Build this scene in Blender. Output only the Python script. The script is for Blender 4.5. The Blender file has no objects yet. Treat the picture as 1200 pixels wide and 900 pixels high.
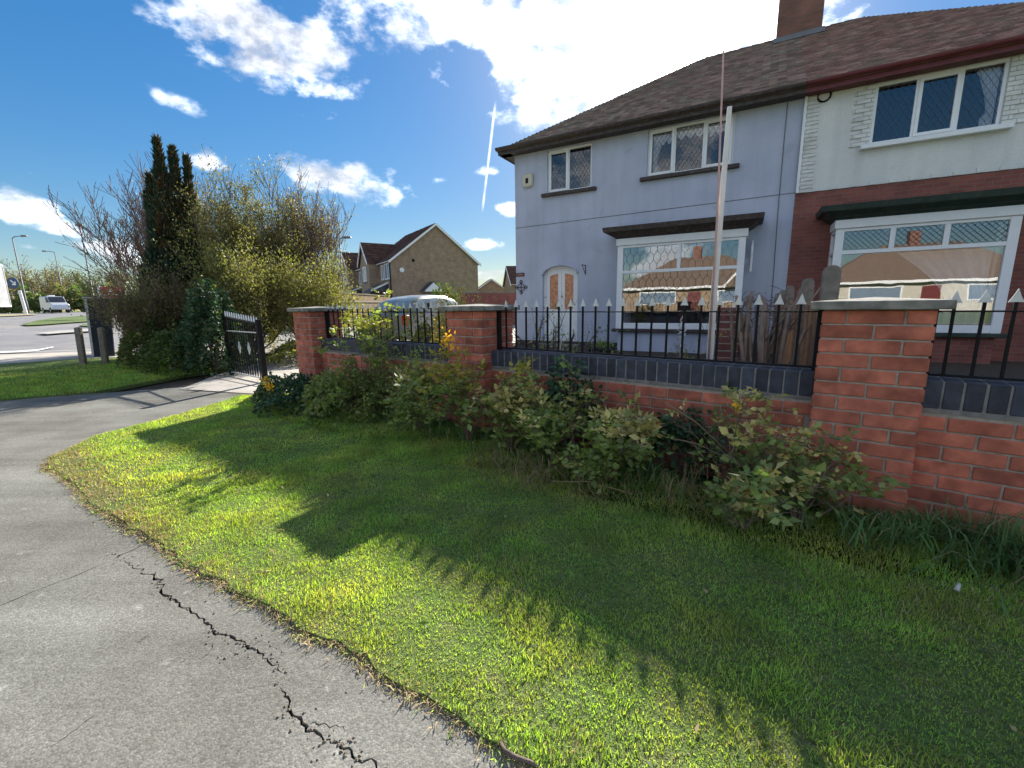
import bpy, bmesh, math, random
import numpy as np
from mathutils import Vector, Matrix
from mathutils.geometry import delaunay_2d_cdt
random.seed(7); rng = np.random.default_rng(11)
SC = bpy.context.scene
COL = SC.collection
# ---------------------------------------------------------------- camera
F, PITCH, ROLL, CH = 504.0, 0.18374, 0.0155, 1.154
cam = bpy.data.cameras.new("camera"); co = bpy.data.objects.new("camera", cam); COL.objects.link(co)
cam.sensor_width = 36; cam.lens = F / 1200 * 36; cam.clip_start = 0.05; cam.clip_end = 3000
co.matrix_world = Matrix.Translation((0, 0, CH)) @ Matrix.Rotation(math.pi / 2 - PITCH, 4, 'X') @ Matrix.Rotation(-ROLL, 4, 'Z')
SC.camera = co
def ray(x, y):
    u, v = (x - 600) / F, (450 - y) / F
    cr, sr = math.cos(ROLL), math.sin(ROLL); u, v = u * cr + v * sr, -u * sr + v * cr
    cp, sp = math.cos(PITCH), math.sin(PITCH)
    return Vector((u, cp + v * sp, -sp + v * cp)).normalized()
# ---------------------------------------------------------------- light
SUN = ray(773, 8)
SUN_STR, SKY_STR, EXPO = 4.9, 0.112, 1.42
sl = bpy.data.lights.new("sun", 'SUN'); sl.energy = SUN_STR; sl.angle = math.radians(0.7); sl.color = (1, .93, .82)
so = bpy.data.objects.new("sun", sl); COL.objects.link(so); so.rotation_euler = SUN.to_track_quat('Z', 'Y').to_euler(); so.location = (0, 0, 30)
vs = SC.view_settings; vs.view_transform = 'Standard'; vs.look = 'None'; vs.gamma = 1; vs.exposure = EXPO
w = bpy.data.worlds.new("World"); SC.world = w; w.use_nodes = True
def world():
    nt = w.node_tree; nt.nodes.clear(); N = nt.nodes.new; L = nt.links.new
    def M(op, a, b=None, c=None, clamp=False):
        n = N('ShaderNodeMath'); n.operation = op; n.use_clamp = clamp
        for i, v in enumerate((a, b, c)):
            if v is None: continue
            if hasattr(v, 'links'): L(v, n.inputs[i])
            else: n.inputs[i].default_value = v
        return n.outputs[0]
    def V(op, a, b):
        n = N('ShaderNodeVectorMath'); n.operation = op
        for i, v in enumerate((a, b)):
            if hasattr(v, 'links'): L(v, n.inputs[i])
            else: n.inputs[i].default_value = v
        return n
    def SS(x, a, b):
        n = N('ShaderNodeMapRange'); n.interpolation_type = 'SMOOTHSTEP'; L(x, n.inputs[0]); n.inputs[1].default_value = a; n.inputs[2].default_value = b
        return n.outputs[0]
    out = N('ShaderNodeOutputWorld'); bg = N('ShaderNodeBackground')
    sky = N('ShaderNodeTexSky'); sky.sky_type = 'NISHITA'; sky.sun_disc = False
    sky.sun_elevation = math.asin(SUN.z); sky.sun_rotation = math.atan2(SUN.x, SUN.y)
    sky.air_density = 1.0; sky.dust_density = 0.25; sky.ozone_density = 2.5; sky.altitude = 0
    tc = N('ShaderNodeTexCoord'); d = tc.outputs['Generated']
    nz = N('ShaderNodeTexNoise'); nz.inputs['Scale'].default_value = 7.5; nz.inputs['Detail'].default_value = 9; nz.inputs['Roughness'].default_value = .62
    mp = N('ShaderNodeMapping'); mp.inputs['Scale'].default_value = (1, 1, 1.7); L(d, mp.inputs[0]); L(mp.outputs[0], nz.inputs['Vector'])
    nz2 = N('ShaderNodeTexNoise'); nz2.inputs['Scale'].default_value = 26; nz2.inputs['Detail'].default_value = 7; nz2.inputs['Roughness'].default_value = .65; L(mp.outputs[0], nz2.inputs['Vector'])
    noise = M('ADD', M('MULTIPLY', nz.outputs[0], .68), M('MULTIPLY', nz2.outputs[0], .32))
    nzw = N('ShaderNodeTexNoise'); nzw.inputs['Scale'].default_value = 11; nzw.inputs['Detail'].default_value = 5; nzw.inputs['Roughness'].default_value = .55; L(mp.outputs[0], nzw.inputs['Vector'])
    # cloud banks: centre direction, half width and half height as angles' tangents, weight
    banks = [(300, 45, 125, 62, 1.0), (560, 25, 190, 55, .95), (640, 85, 80, 55, .8), (790, 40, 190, 95, 1.3), (640, 138, 75, 38, .8),
             (400, 205, 72, 34, 1.0), (245, 188, 32, 18, .9), (572, 201, 26, 9, .9), (598, 244, 20, 11, .9), (568, 287, 26, 8, 1.0), (580, 322, 45, 11, 1.0),
             (20, 240, 42, 26, .85), (75, 270, 42, 12, .8), (35, 290, 50, 9, .6), (225, 127, 46, 14, .42), (130, 295, 70, 20, .75), (185, 112, 18, 12, .45),
             (930, 20, 60, 40, .7), (40, 205, 26, 8, .5), (512, 210, 20, 10, .6), (455, 50, 35, 30, .55), (30, 330, 150, 12, .5)]
    tot = None
    for (x, y, a, b, k) in banks:
        c = ray(x, y); ux = (ray(x + 6, y) - c); du = ux.length / 6; ux.normalize(); uy = (ray(x, y - 6) - c); dv = uy.length / 6; uy.normalize()
        df = V('SUBTRACT', d, tuple(c)).outputs[0]
        p = M('DIVIDE', V('DOT_PRODUCT', df, tuple(ux)).outputs['Value'], a * du); q = M('DIVIDE', V('DOT_PRODUCT', df, tuple(uy)).outputs['Value'], b * dv)
        r = M('ADD', M('SQRT', M('ADD', M('MULTIPLY', p, p), M('MULTIPLY', q, q))), M('ADD', M('MULTIPLY', M('SUBTRACT', nzw.outputs[0], .5), 2.0), M('MULTIPLY', M('SUBTRACT', nz2.outputs[0], .5), 1.6)))
        g = M('MULTIPLY', SS(r, 1.5, .05), k)
        tot = g if tot is None else M('MAXIMUM', tot, g)
    # scattered cumulus in the unseen sky behind the camera, cover raised for ambient light
    fw = V('DOT_PRODUCT', d, (0, .966, -.1)).outputs['Value']
    nb = N('ShaderNodeTexNoise'); nb.inputs['Scale'].default_value = 2.3; nb.inputs['Detail'].default_value = 3; L(d, nb.inputs['Vector'])
    bk = M('MULTIPLY', SS(nb.outputs[0], .42, .60), SS(fw, .25, -.05))
    tot = M('MAXIMUM', tot, M('MULTIPLY', bk, .9))
    dens = SS(M('ADD', M('MULTIPLY', tot, .55), M('MULTIPLY', M('SUBTRACT', noise, .5), 1.35)), .20, .60)
    dens = M('MULTIPLY', dens, SS(tot, .02, .35))
    # contrail
    a1, a2 = ray(581, 117), ray(565, 250); nrm = a1.cross(a2).normalized(); ax = (a2 - a1).normalized(); mid = (a1 + a2) / 2; hl = (a2 - a1).length / 2
    off = M('ABSOLUTE', V('DOT_PRODUCT', d, tuple(nrm)).outputs['Value'])
    al = M('ABSOLUTE', V('DOT_PRODUCT', V('SUBTRACT', d, tuple(mid)).outputs[0], tuple(ax)).outputs['Value'])
    ct = M('MULTIPLY', M('MULTIPLY', SS(off, .0036, .0003), SS(al, hl * 1.02, hl * .7)), .5)
    ct = M('MULTIPLY', ct, SS(V('DOT_PRODUCT', d, tuple(mid)).outputs['Value'], .5, .6))
    dens = M('MAXIMUM', dens, ct)
    ca = V('DOT_PRODUCT', d, tuple(SUN)).outputs['Value']; ca = M('MAXIMUM', ca, 0.0)
    glow = M('POWER', ca, 22.0); glow2 = M('POWER', ca, 160.0)
    # cloud radiance: thick middles a little greyer, very bright towards the sun
    edge = SS(nz2.outputs[0], .35, .7)
    body = SS(dens, 1.0, .35); cl = M('ADD', M('ADD', 2.7, M('MULTIPLY', M('MULTIPLY', SS(noise, .40, .60), M('ADD', .5, body)), 3.8)), M('ADD', M('MULTIPLY', glow, 9.0), M('MULTIPLY', glow2, 30.0)))
    cc = N('ShaderNodeCombineColor'); L(M('MULTIPLY', cl, .98), cc.inputs[0]); L(cl, cc.inputs[1]); L(M('MULTIPLY', cl, 1.05), cc.inputs[2])
    hs = N('ShaderNodeHueSaturation'); hs.inputs['Saturation'].default_value = 1.36; hs.inputs['Value'].default_value = 1.0; L(sky.outputs[0], hs.inputs['Color'])
    lum = V('DOT_PRODUCT', sky.outputs[0], (.2, .5, .3)).outputs['Value']; sc_ = M('DIVIDE', .70, M('ADD', 1.0, M('MULTIPLY', lum, .16)))
    vs_ = N('ShaderNodeVectorMath'); vs_.operation = 'SCALE'; L(hs.outputs[0], vs_.inputs[0]); L(sc_, vs_.inputs['Scale'])
    # aureole
    gl = M('ADD', M('MULTIPLY', M('POWER', ca, 60.0), 3.0), M('MULTIPLY', M('POWER', ca, 420.0), 50.0))
    gc = N('ShaderNodeCombineColor'); L(gl, gc.inputs[0]); L(gl, gc.inputs[1]); L(gl, gc.inputs[2])
    ad = V('ADD', vs_.outputs[0], gc.outputs[0])
    mx = N('ShaderNodeMix'); mx.data_type = 'RGBA'; L(dens, mx.inputs['Factor']); L(ad.outputs[0], mx.inputs['A']); L(cc.outputs[0], mx.inputs['B'])
    L(mx.outputs['Result'], bg.inputs[0]); bg.inputs[1].default_value = SKY_STR; L(bg.outputs[0], out.inputs[0])
world()
# ---------------------------------------------------------------- frames
AW, DW = -0.65942, 2.806        # boundary wall: angle, distance of pillar fronts from the lens
AH, DH = -0.5, 11.2             # house fronts
def frame(a, D, s, d, z=0): return Vector((s * math.cos(a) - (D + d) * math.sin(a), s * math.sin(a) + (D + d) * math.cos(a), z))
def WP(s, d, z=0): return frame(AW, DW, s, d, z)
def HP(s, d, z=0): return frame(AH, DH, s, d, z)
FD = Vector((-.73, .683))
def gh(x, y):                   # the land climbs gently towards the junction at the far left
    t = x * FD.x + y * FD.y
    return 0.0195 * max(0, min(t, 62) - 12)
def gp(x, y, zoff=0):           # where the sight line through a photo pixel meets the ground
    d = ray(x, y); lo, hi = .3, 400.
    f = lambda t: CH + d.z * t - gh(d.x * t, d.y * t) - zoff
    for _ in range(60):
        m = (lo + hi) / 2
        if f(m) > 0: lo = m
        else: hi = m
    return Vector((d.x * lo, d.y * lo, gh(d.x * lo, d.y * lo) + zoff))
def at(x, y, dep):              # point at forward distance dep on a sight line
    d = ray(x, y); t = dep / d.y
    return Vector((d.x * t, dep, CH + d.z * t))
# ---------------------------------------------------------------- materials
def mat(name, col, rough=.8, var=.12, scale=8., bump=.0, bscale=60., rnd=0., metal=0., spec=.4, col2=None, f2=.5, scale2=3., attr=False, trans=0., tcol=None, detail=6, coat=0.):
    m = bpy.data.materials.new(name); m.use_nodes = True; nt = m.node_tree; N = nt.nodes.new; L = nt.links.new
    b = nt.nodes['Principled BSDF']; b.inputs['Roughness'].default_value = rough; b.inputs['Metallic'].default_value = metal; b.inputs['Specular IOR Level'].default_value = spec
    b.inputs['Coat Weight'].default_value = coat
    tc = N('ShaderNodeTexCoord'); geo = N('ShaderNodeNewGeometry'); P = geo.outputs['Position']
    nz = N('ShaderNodeTexNoise'); nz.inputs['Scale'].default_value = scale; nz.inputs['Detail'].default_value = detail; L(P, nz.inputs['Vector'])
    mr = N('ShaderNodeMapRange'); L(nz.outputs[0], mr.inputs[0]); mr.inputs[1].default_value = .3; mr.inputs[2].default_value = .7; mr.inputs[3].default_value = 1 - var; mr.inputs[4].default_value = 1 + var
    val = mr.outputs[0]
    if rnd:
        if attr: a = N('ShaderNodeAttribute'); a.attribute_name = 'rnd'; r = a.outputs['Fac']
        else: a = N('ShaderNodeObjectInfo'); r = a.outputs['Random']
        m2 = N('ShaderNodeMapRange'); L(r, m2.inputs[0]); m2.inputs[3].default_value = 1 - rnd; m2.inputs[4].default_value = 1 + rnd
        mu = N('ShaderNodeMath'); mu.operation = 'MULTIPLY'; L(val, mu.inputs[0]); L(m2.outputs[0], mu.inputs[1]); val = mu.outputs[0]
    base = N('ShaderNodeRGB'); base.outputs[0].default_value = (*col, 1); c = base.outputs[0]
    if col2:
        n2 = N('ShaderNodeTexNoise'); n2.inputs['Scale'].default_value = scale2; n2.inputs['Detail'].default_value = 5; L(P, n2.inputs['Vector'])
        rr = N('ShaderNodeMapRange'); rr.inputs[1].default_value = f2 - .12; rr.inputs[2].default_value = f2 + .12; L(n2.outputs[0], rr.inputs[0])
        mx = N('ShaderNodeMix'); mx.data_type = 'RGBA'; L(rr.outputs[0], mx.inputs['Factor']); L(c, mx.inputs['A']); mx.inputs['B'].default_value = (*col2, 1); c = mx.outputs['Result']
    vm = N('ShaderNodeVectorMath'); vm.operation = 'SCALE'; L(c, vm.inputs[0]); L(val, vm.inputs['Scale'])
    L(vm.outputs[0], b.inputs['Base Color'])
    if bump:
        n3 = N('ShaderNodeTexNoise'); n3.inputs['Scale'].default_value = bscale; n3.inputs['Detail'].default_value = 6; L(P, n3.inputs['Vector'])
        bp = N('ShaderNodeBump'); bp.inputs['Strength'].default_value = 1; bp.inputs['Distance'].default_value = bump; L(n3.outputs[0], bp.inputs['Height']); L(bp.outputs[0], b.inputs['Normal'])
    if trans:
        t = N('ShaderNodeBsdfTranslucent'); mm = N('ShaderNodeMixShader'); mm.inputs[0].default_value = trans
        v2 = N('ShaderNodeVectorMath'); v2.operation = 'MULTIPLY'; L(vm.outputs[0], v2.inputs[0]); v2.inputs[1].default_value = tcol or (1.3, 1.5, .7); L(v2.outputs[0], t.inputs[0])
        L(b.outputs[0], mm.inputs[1]); L(t.outputs[0], mm.inputs[2]); L(mm.outputs[0], nt.nodes['Material Output'].inputs[0])
    return m
def rendermat(name, c1, c2, bump=.003):
    m = bpy.data.materials.new(name); m.use_nodes = True; nt = m.node_tree; N = nt.nodes.new; L = nt.links.new; b = nt.nodes['Principled BSDF']; b.inputs['Roughness'].default_value = .93
    P = N('ShaderNodeTexCoord').outputs['Object']
    def noise(scv, det, lo, hi, c, d, s=1.):
        mp = N('ShaderNodeMapping'); mp.inputs['Scale'].default_value = scv; L(P, mp.inputs[0]); n = N('ShaderNodeTexNoise'); n.inputs['Scale'].default_value = s; n.inputs['Detail'].default_value = det; L(mp.outputs[0], n.inputs['Vector'])
        r = N('ShaderNodeMapRange'); L(n.outputs[0], r.inputs[0]); r.inputs[1].default_value = lo; r.inputs[2].default_value = hi; r.inputs[3].default_value = c; r.inputs[4].default_value = d; return r.outputs[0]
    def mul(x, y): n = N('ShaderNodeMath'); n.operation = 'MULTIPLY'; L(x, n.inputs[0]); L(y, n.inputs[1]); return n.outputs[0]
    v = mul(noise((5, 5, .25), 6, .45, .75, 1.02, .91), noise((1.1, 1.1, 1.1), 7, .3, .7, .92, 1.08)); v = mul(v, noise((40, 40, 40), 5, .3, .7, .94, 1.05)); v = mul(v, noise((3, 3, 3), 8, .62, .72, 1, .88))
    c = N('ShaderNodeMix'); c.data_type = 'RGBA'; L(noise((.7, .7, .9), 4, .4, .6, 0, 1), c.inputs['Factor']); c.inputs['A'].default_value = (*c1, 1); c.inputs['B'].default_value = (*c2, 1)
    s_ = N('ShaderNodeVectorMath'); s_.operation = 'SCALE'; L(c.outputs['Result'], s_.inputs[0]); L(v, s_.inputs['Scale']); L(s_.outputs[0], b.inputs['Base Color'])
    n3 = N('ShaderNodeTexNoise'); n3.inputs['Scale'].default_value = 34; n3.inputs['Detail'].default_value = 7; L(P, n3.inputs['Vector']); bp = N('ShaderNodeBump'); bp.inputs['Distance'].default_value = bump * 2.4; L(n3.outputs[0], bp.inputs['Height']); L(bp.outputs[0], b.inputs['Normal']); return m
def brickmat(name, c1, c2, mortar, sx=1., bump=.004, rough=.85, mort=.01, off=.5):
    m = bpy.data.materials.new(name); m.use_nodes = True; nt = m.node_tree; N = nt.nodes.new; L = nt.links.new; b = nt.nodes['Principled BSDF']; b.inputs['Roughness'].default_value = rough
    tc = N('ShaderNodeTexCoord'); sp = N('ShaderNodeSeparateXYZ'); L(tc.outputs['Object'], sp.inputs[0]); cb = N('ShaderNodeCombineXYZ')
    ad = N('ShaderNodeMath'); ad.operation = 'ADD'; L(sp.outputs[0], ad.inputs[0]); L(sp.outputs[1], ad.inputs[1]); L(ad.outputs[0], cb.inputs[0]); L(sp.outputs[2], cb.inputs[1])
    bt = N('ShaderNodeTexBrick'); L(cb.outputs[0], bt.inputs[0]); bt.inputs['Scale'].default_value = 1; bt.inputs['Brick Width'].default_value = .225 * sx; bt.inputs['Row Height'].default_value = .075 * sx; bt.inputs['Mortar Size'].default_value = mort * .55; bt.offset = off
    bt.inputs['Color1'].default_value = (*c1, 1); bt.inputs['Color2'].default_value = (*c2, 1); bt.inputs['Mortar'].default_value = (*mortar, 1); bt.inputs['Mortar Smooth'].default_value = .1
    nz = N('ShaderNodeTexNoise'); nz.inputs['Scale'].default_value = 2.2; nz.inputs['Detail'].default_value = 8; L(tc.outputs['Object'], nz.inputs['Vector'])
    mr = N('ShaderNodeMapRange'); L(nz.outputs[0], mr.inputs[0]); mr.inputs[1].default_value = .3; mr.inputs[2].default_value = .7; mr.inputs[3].default_value = .8; mr.inputs[4].default_value = 1.2
    vm = N('ShaderNodeVectorMath'); vm.operation = 'SCALE'; L(bt.outputs[0], vm.inputs[0]); L(mr.outputs[0], vm.inputs['Scale']); L(vm.outputs[0], b.inputs['Base Color'])
    bp = N('ShaderNodeBump'); bp.invert = True; bp.inputs['Distance'].default_value = bump; L(bt.outputs['Fac'], bp.inputs['Height']); L(bp.outputs[0], b.inputs['Normal'])
    return m
def glassmat(name, refl=.35, tint=(1, 1, 1), rough=.01):
    m = bpy.data.materials.new(name); m.use_nodes = True; nt = m.node_tree; N = nt.nodes.new; L = nt.links.new; nt.nodes.remove(nt.nodes['Principled BSDF'])
    g = N('ShaderNodeBsdfGlossy'); g.inputs['Roughness'].default_value = rough; t = N('ShaderNodeBsdfTransparent'); t.inputs[0].default_value = (*tint, 1)
    fr = N('ShaderNodeFresnel'); fr.inputs[0].default_value = 1.5; ad = N('ShaderNodeMath'); ad.operation = 'ADD'; ad.use_clamp = True; ad.inputs[1].default_value = refl; L(fr.outputs[0], ad.inputs[0])
    nz = N('ShaderNodeTexNoise'); nz.inputs['Scale'].default_value = 1.3; bp = N('ShaderNodeBump'); bp.inputs['Distance'].default_value = .0012; L(nz.outputs[0], bp.inputs['Height']); L(bp.outputs[0], g.inputs['Normal'])
    ge = N('ShaderNodeNewGeometry'); L(ge.outputs['Position'], nz.inputs['Vector'])
    mx = N('ShaderNodeMixShader'); L(ad.outputs[0], mx.inputs[0]); L(t.outputs[0], mx.inputs[1]); L(g.outputs[0], mx.inputs[2]); L(mx.outputs[0], nt.nodes['Material Output'].inputs[0])
    return m
K = {}
K['brick'] = mat('red_brick', (.45, .14, .088), .86, .28, 14, .0016, 180, rnd=.26, col2=(.31, .095, .062), f2=.56, scale2=9)
K['mortar'] = mat('mortar', (.36, .31, .26), .95, .2, 30, .002, 200)
K['blue'] = mat('blue_brick', (.038, .043, .062), .6, .35, 20, .001, 150, rnd=.35, spec=.4)
K['cap'] = mat('cap_concrete', (.25, .235, .21), .92, .3, 12, .002, 120, col2=(.12, .125, .1), f2=.55, scale2=14)
K['iron'] = mat('black_iron', (.008, .008, .009), .6, .15, 30, spec=.2)
K['tip'] = mat('silver_paint', (.6, .61, .6), .45, .08, 30, metal=.3)
K['render'] = rendermat('grey_render', (.47, .50, .60), (.43, .465, .57))
K['white'] = mat('white_upvc', (.80, .81, .82), .4, .03, 5)
K['whiterender'] = rendermat('white_render', (.68, .68, .65), (.63, .635, .62))
K['quoin'] = brickmat('painted_brick', (.70, .70, .66), (.66, .66, .62), (.40, .40, .39), bump=.012)
K['darktrim'] = mat('dark_trim', (.055, .04, .038), .65, .25, 9, .001, 60, col2=(.10, .085, .06), f2=.62, scale2=12)
K['maroon'] = mat('flare_tinted_maroon', (.13, .022, .024), .5, .15, 6)  # lens flare tint put into the fascia colour; reused for bungalow doors
K['greentrim'] = mat('dark_green_trim', (.018, .035, .028), .55, .3, 9, col2=(.05, .06, .03), f2=.64, scale2=10)
K['tile'] = mat('roof_tile', (.275, .185, .16), .8, .3, 3, .002, 80, col2=(.24, .22, .17), f2=.58, scale2=2.2, rnd=.45, attr=True)
K['tile_red'] = mat('roof_tile_red', (.29, .165, .14), .8, .25, 3, .002, 80, col2=(.28, .20, .16), f2=.56, scale2=2.6, rnd=.45, attr=True)
K['ridge'] = mat('ridge_tile', (.15, .11, .09), .9, .3, 8, .002, 60, rnd=.2)
K['hbrick'] = brickmat('house_brick', (.27, .085, .062), (.20, .06, .048), (.20, .15, .125))
K['chim'] = brickmat('chimney_brick', (.25, .10, .07), (.17, .085, .06), (.15, .13, .11))
K['buff'] = brickmat('buff_brick', (.33, .235, .15), (.26, .18, .115), (.28, .24, .19), bump=.002)
K['brownroof'] = mat('brown_roof', (.10, .055, .045), .9, .25, 2, .004, 12, rnd=.3, attr=True)
K['lead'] = mat('lead', (.09, .095, .10), .5, .1, 10)
K['glass'] = glassmat('window_glass', .035)
K['glassbay'] = glassmat('bay_glass', .15)
K['carglass'] = glassmat('car_glass', .0, (.35, .4, .4))
K['carscreen'] = mat('car_screen', (.24, .28, .28), .07, .35, 2.2, spec=.7)  # opaque glass: the pale cloud reflection is put into its base colour
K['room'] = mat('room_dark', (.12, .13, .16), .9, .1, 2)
K['curtain'] = mat('net_curtain', (.78, .8, .84), .9, .06, 20)
K['orange'] = mat('door_blind', (.58, .27, .15), .7, .35, 14)
K['alarm'] = mat('cream_plastic', (.55, .52, .40), .5, .05, 10)
K['plaque'] = mat('plaque_brown', (.14, .05, .045), .6, .2, 30)
K['asphalt'] = mat('path_tarmac', (.245, .235, .205), .95, .30, 60, .0016, 260, col2=(.31, .30, .265), f2=.55, scale2=1.6, detail=12, spec=.15)
def tarmac():
    m = bpy.data.materials.new('path_tarmac'); m.use_nodes = True; nt = m.node_tree; N = nt.nodes.new; L = nt.links.new; b = nt.nodes['Principled BSDF']; b.inputs['Roughness'].default_value = .95; b.inputs['Specular IOR Level'].default_value = .15
    P = N('ShaderNodeNewGeometry').outputs['Position']; rot = N('ShaderNodeMapping'); rot.inputs['Rotation'].default_value = (0, 0, .95); rot.inputs['Scale'].default_value = (.35, 3.2, 1); L(P, rot.inputs[0])
    def noise(sc, det, vec=P, ro=.6): n = N('ShaderNodeTexNoise'); n.inputs['Scale'].default_value = sc; n.inputs['Detail'].default_value = det; n.inputs['Roughness'].default_value = ro; L(vec, n.inputs['Vector']); return n.outputs[0]
    def mr(x, a, b_, c, d): n = N('ShaderNodeMapRange'); L(x, n.inputs[0]); n.inputs[1].default_value = a; n.inputs[2].default_value = b_; n.inputs[3].default_value = c; n.inputs[4].default_value = d; return n.outputs[0]
    def mul(x, y): n = N('ShaderNodeMath'); n.operation = 'MULTIPLY'; L(x, n.inputs[0]); L(y, n.inputs[1]); return n.outputs[0]
    vo = N('ShaderNodeTexVoronoi'); vo.inputs['Scale'].default_value = 165; L(P, vo.inputs['Vector']); sp = N('ShaderNodeSeparateColor'); L(vo.outputs['Color'], sp.inputs[0])
    v = mul(mr(sp.outputs[0], 0, 1, .78, 1.22), mr(noise(75, 4, ro=.8), .35, .65, .80, 1.18))
    v = mul(v, mr(noise(1.0, 5, rot.outputs[0]), .35, .68, .82, 1.26)); v = mul(v, mr(noise(2.6, 8), .3, .7, .88, 1.12))
    pt = mr(noise(9, 3), .64, .69, 1.0, 1.35); v = mul(v, pt); dk = mr(noise(13, 4), .29, .35, .60, 1.0); v = mul(v, dk)
    c = N('ShaderNodeMix'); c.data_type = 'RGBA'; L(mr(noise(1.3, 6), .4, .6, 0, 1), c.inputs['Factor']); c.inputs['A'].default_value = (.148, .143, .127, 1); c.inputs['B'].default_value = (.165, .166, .148, 1)
    s_ = N('ShaderNodeVectorMath'); s_.operation = 'SCALE'; L(c.outputs['Result'], s_.inputs[0]); L(v, s_.inputs['Scale']); L(s_.outputs[0], b.inputs['Base Color'])
    bp = N('ShaderNodeBump'); bp.inputs['Distance'].default_value = .0011; L(vo.outputs['Distance'], bp.inputs['Height']); bp.invert = True; L(bp.outputs[0], b.inputs['Normal']); return m
K['asphalt'] = tarmac()
K['conc'] = mat('concrete', (.40, .37, .33), .92, .14, 4, .002, 160, col2=(.30, .28, .25), f2=.6, scale2=1.6)
K['road'] = mat('road', (.17, .17, .18), .85, .15, 2, .003, 150, col2=(.22, .21, .20), f2=.55, scale2=.35)
K['paint'] = mat('road_paint', (.7, .7, .68), .7, .12, 9)
K['kerb'] = mat('kerb', (.33, .32, .3), .9, .15, 6)
K['soil'] = mat('soil', (.055, .042, .03), .97, .35, 14, .012, 60)
K['turf'] = mat('turf', (.10, .15, .035), .95, .5, 60, .01, 190, col2=(.14, .145, .055), f2=.6, scale2=6)
K['farturf'] = mat('far_turf', (.085, .13, .03), .95, .3, 3, .03, 20)
K['blade'] = mat('grass_blade', (.26, .43, .10), .6, .3, 4, rnd=.42, attr=True, trans=.5, col2=(.39, .46, .13), f2=.55, scale2=2.3, tcol=(1.65, 1.5, .35))
K['straw'] = mat('straw_blade', (.42, .33, .18), .8, .25, 6, rnd=.35, attr=True, trans=.3, tcol=(1.1, 1.0, .7))
K['wood'] = mat('weathered_wood', (.21, .185, .15), .9, .25, 18, .002, 90)
K['orwood'] = mat('orange_wood', (.42, .20, .09), .85, .25, 14, .001, 70, rnd=.25)
K['polewhite'] = mat('pole_white', (.72, .69, .66), .6, .08, 12)
K['polered'] = mat('pole_reddish', (.55, .34, .29), .6, .15, 12)
K['bark'] = mat('bark', (.13, .10, .085), .95, .3, 15, .004, 60)
K['twig'] = mat('twig', (.19, .125, .11), .9, .25, 6)
K['twiggreen'] = mat('olive_twig', (.13, .11, .05), .9, .25, 6)
K['stick'] = mat('dry_stick', (.23, .165, .125), .9, .25, 12, .001, 60)
def leafm(n, c, t=(1.3, 1.5, .6), r=.35, tr=.4, rough=.55): return mat(n, c, rough, .25, 5, rnd=r, attr=True, trans=tr, tcol=t)
K['rose'] = leafm('rose_leaf', (.215, .275, .09), (1.5, 1.5, .5), tr=.42)
K['rosetip'] = leafm('rose_tip_leaf', (.52, .46, .19), (1.4, 1.2, .4), tr=.35)
K['lime'] = leafm('lime_leaf', (.26, .28, .06), (1.3, 1.3, .5))
K['ivy'] = leafm('ivy_leaf', (.045, .095, .045), tr=.15, rough=.6)
K['olive'] = leafm('olive_leaf', (.20, .20, .075), (1.15, 1.15, .6))
K['gold'] = leafm('gold_leaf', (.34, .31, .065), (1.5, 1.3, .4))
K['brownleaf'] = leafm('brown_leaf', (.22, .20, .09), (1.3, 1.25, .6))
K['conifer'] = leafm('conifer_leaf', (.020, .045, .022), tr=.08)
K['conifer2'] = leafm('conifer_brown', (.10, .058, .026), tr=.15)
K['yellow'] = leafm('yellow_petal', (.85, .52, .03), (1.2, 1, .3), .1)
K['hedge'] = leafm('hedge_leaf', (.085, .125, .04))
K['carpaint'] = mat('silver_paint_car', (.27, .27, .27), .36, .02, 5, metal=.35, coat=.25)
K['vanpaint'] = mat('van_paint', (.62, .64, .67), .3, .02, 5, metal=.4, coat=.5)
K['tyre'] = mat('tyre', (.02, .02, .02), .85, .1, 20)
K['alloy'] = mat('alloy', (.55, .55, .56), .35, .05, 20, metal=.8)
K['taillight'] = mat('tail_light', (.45, .02, .015), .25, .05, 10, coat=.5)
K['navy'] = mat('cabinet_navy', (.012, .018, .032), .4, .2, 6)
K['palerim'] = mat('pale_rim', (.5, .52, .55), .5, .1, 10)
K['truckbox'] = mat('truck_panel', (.33, .34, .36), .5, .12, 3)
K['signblue'] = mat('sign_blue', (.05, .09, .17), .5, .1, 9)
K['signred'] = mat('sign_red', (.48, .03, .06), .5, .1, 9)
K['galv'] = mat('galvanised', (.15, .155, .16), .6, .1, 9)
K['stone'] = mat('stone', (.45, .43, .4), .9, .2, 20)
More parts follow.
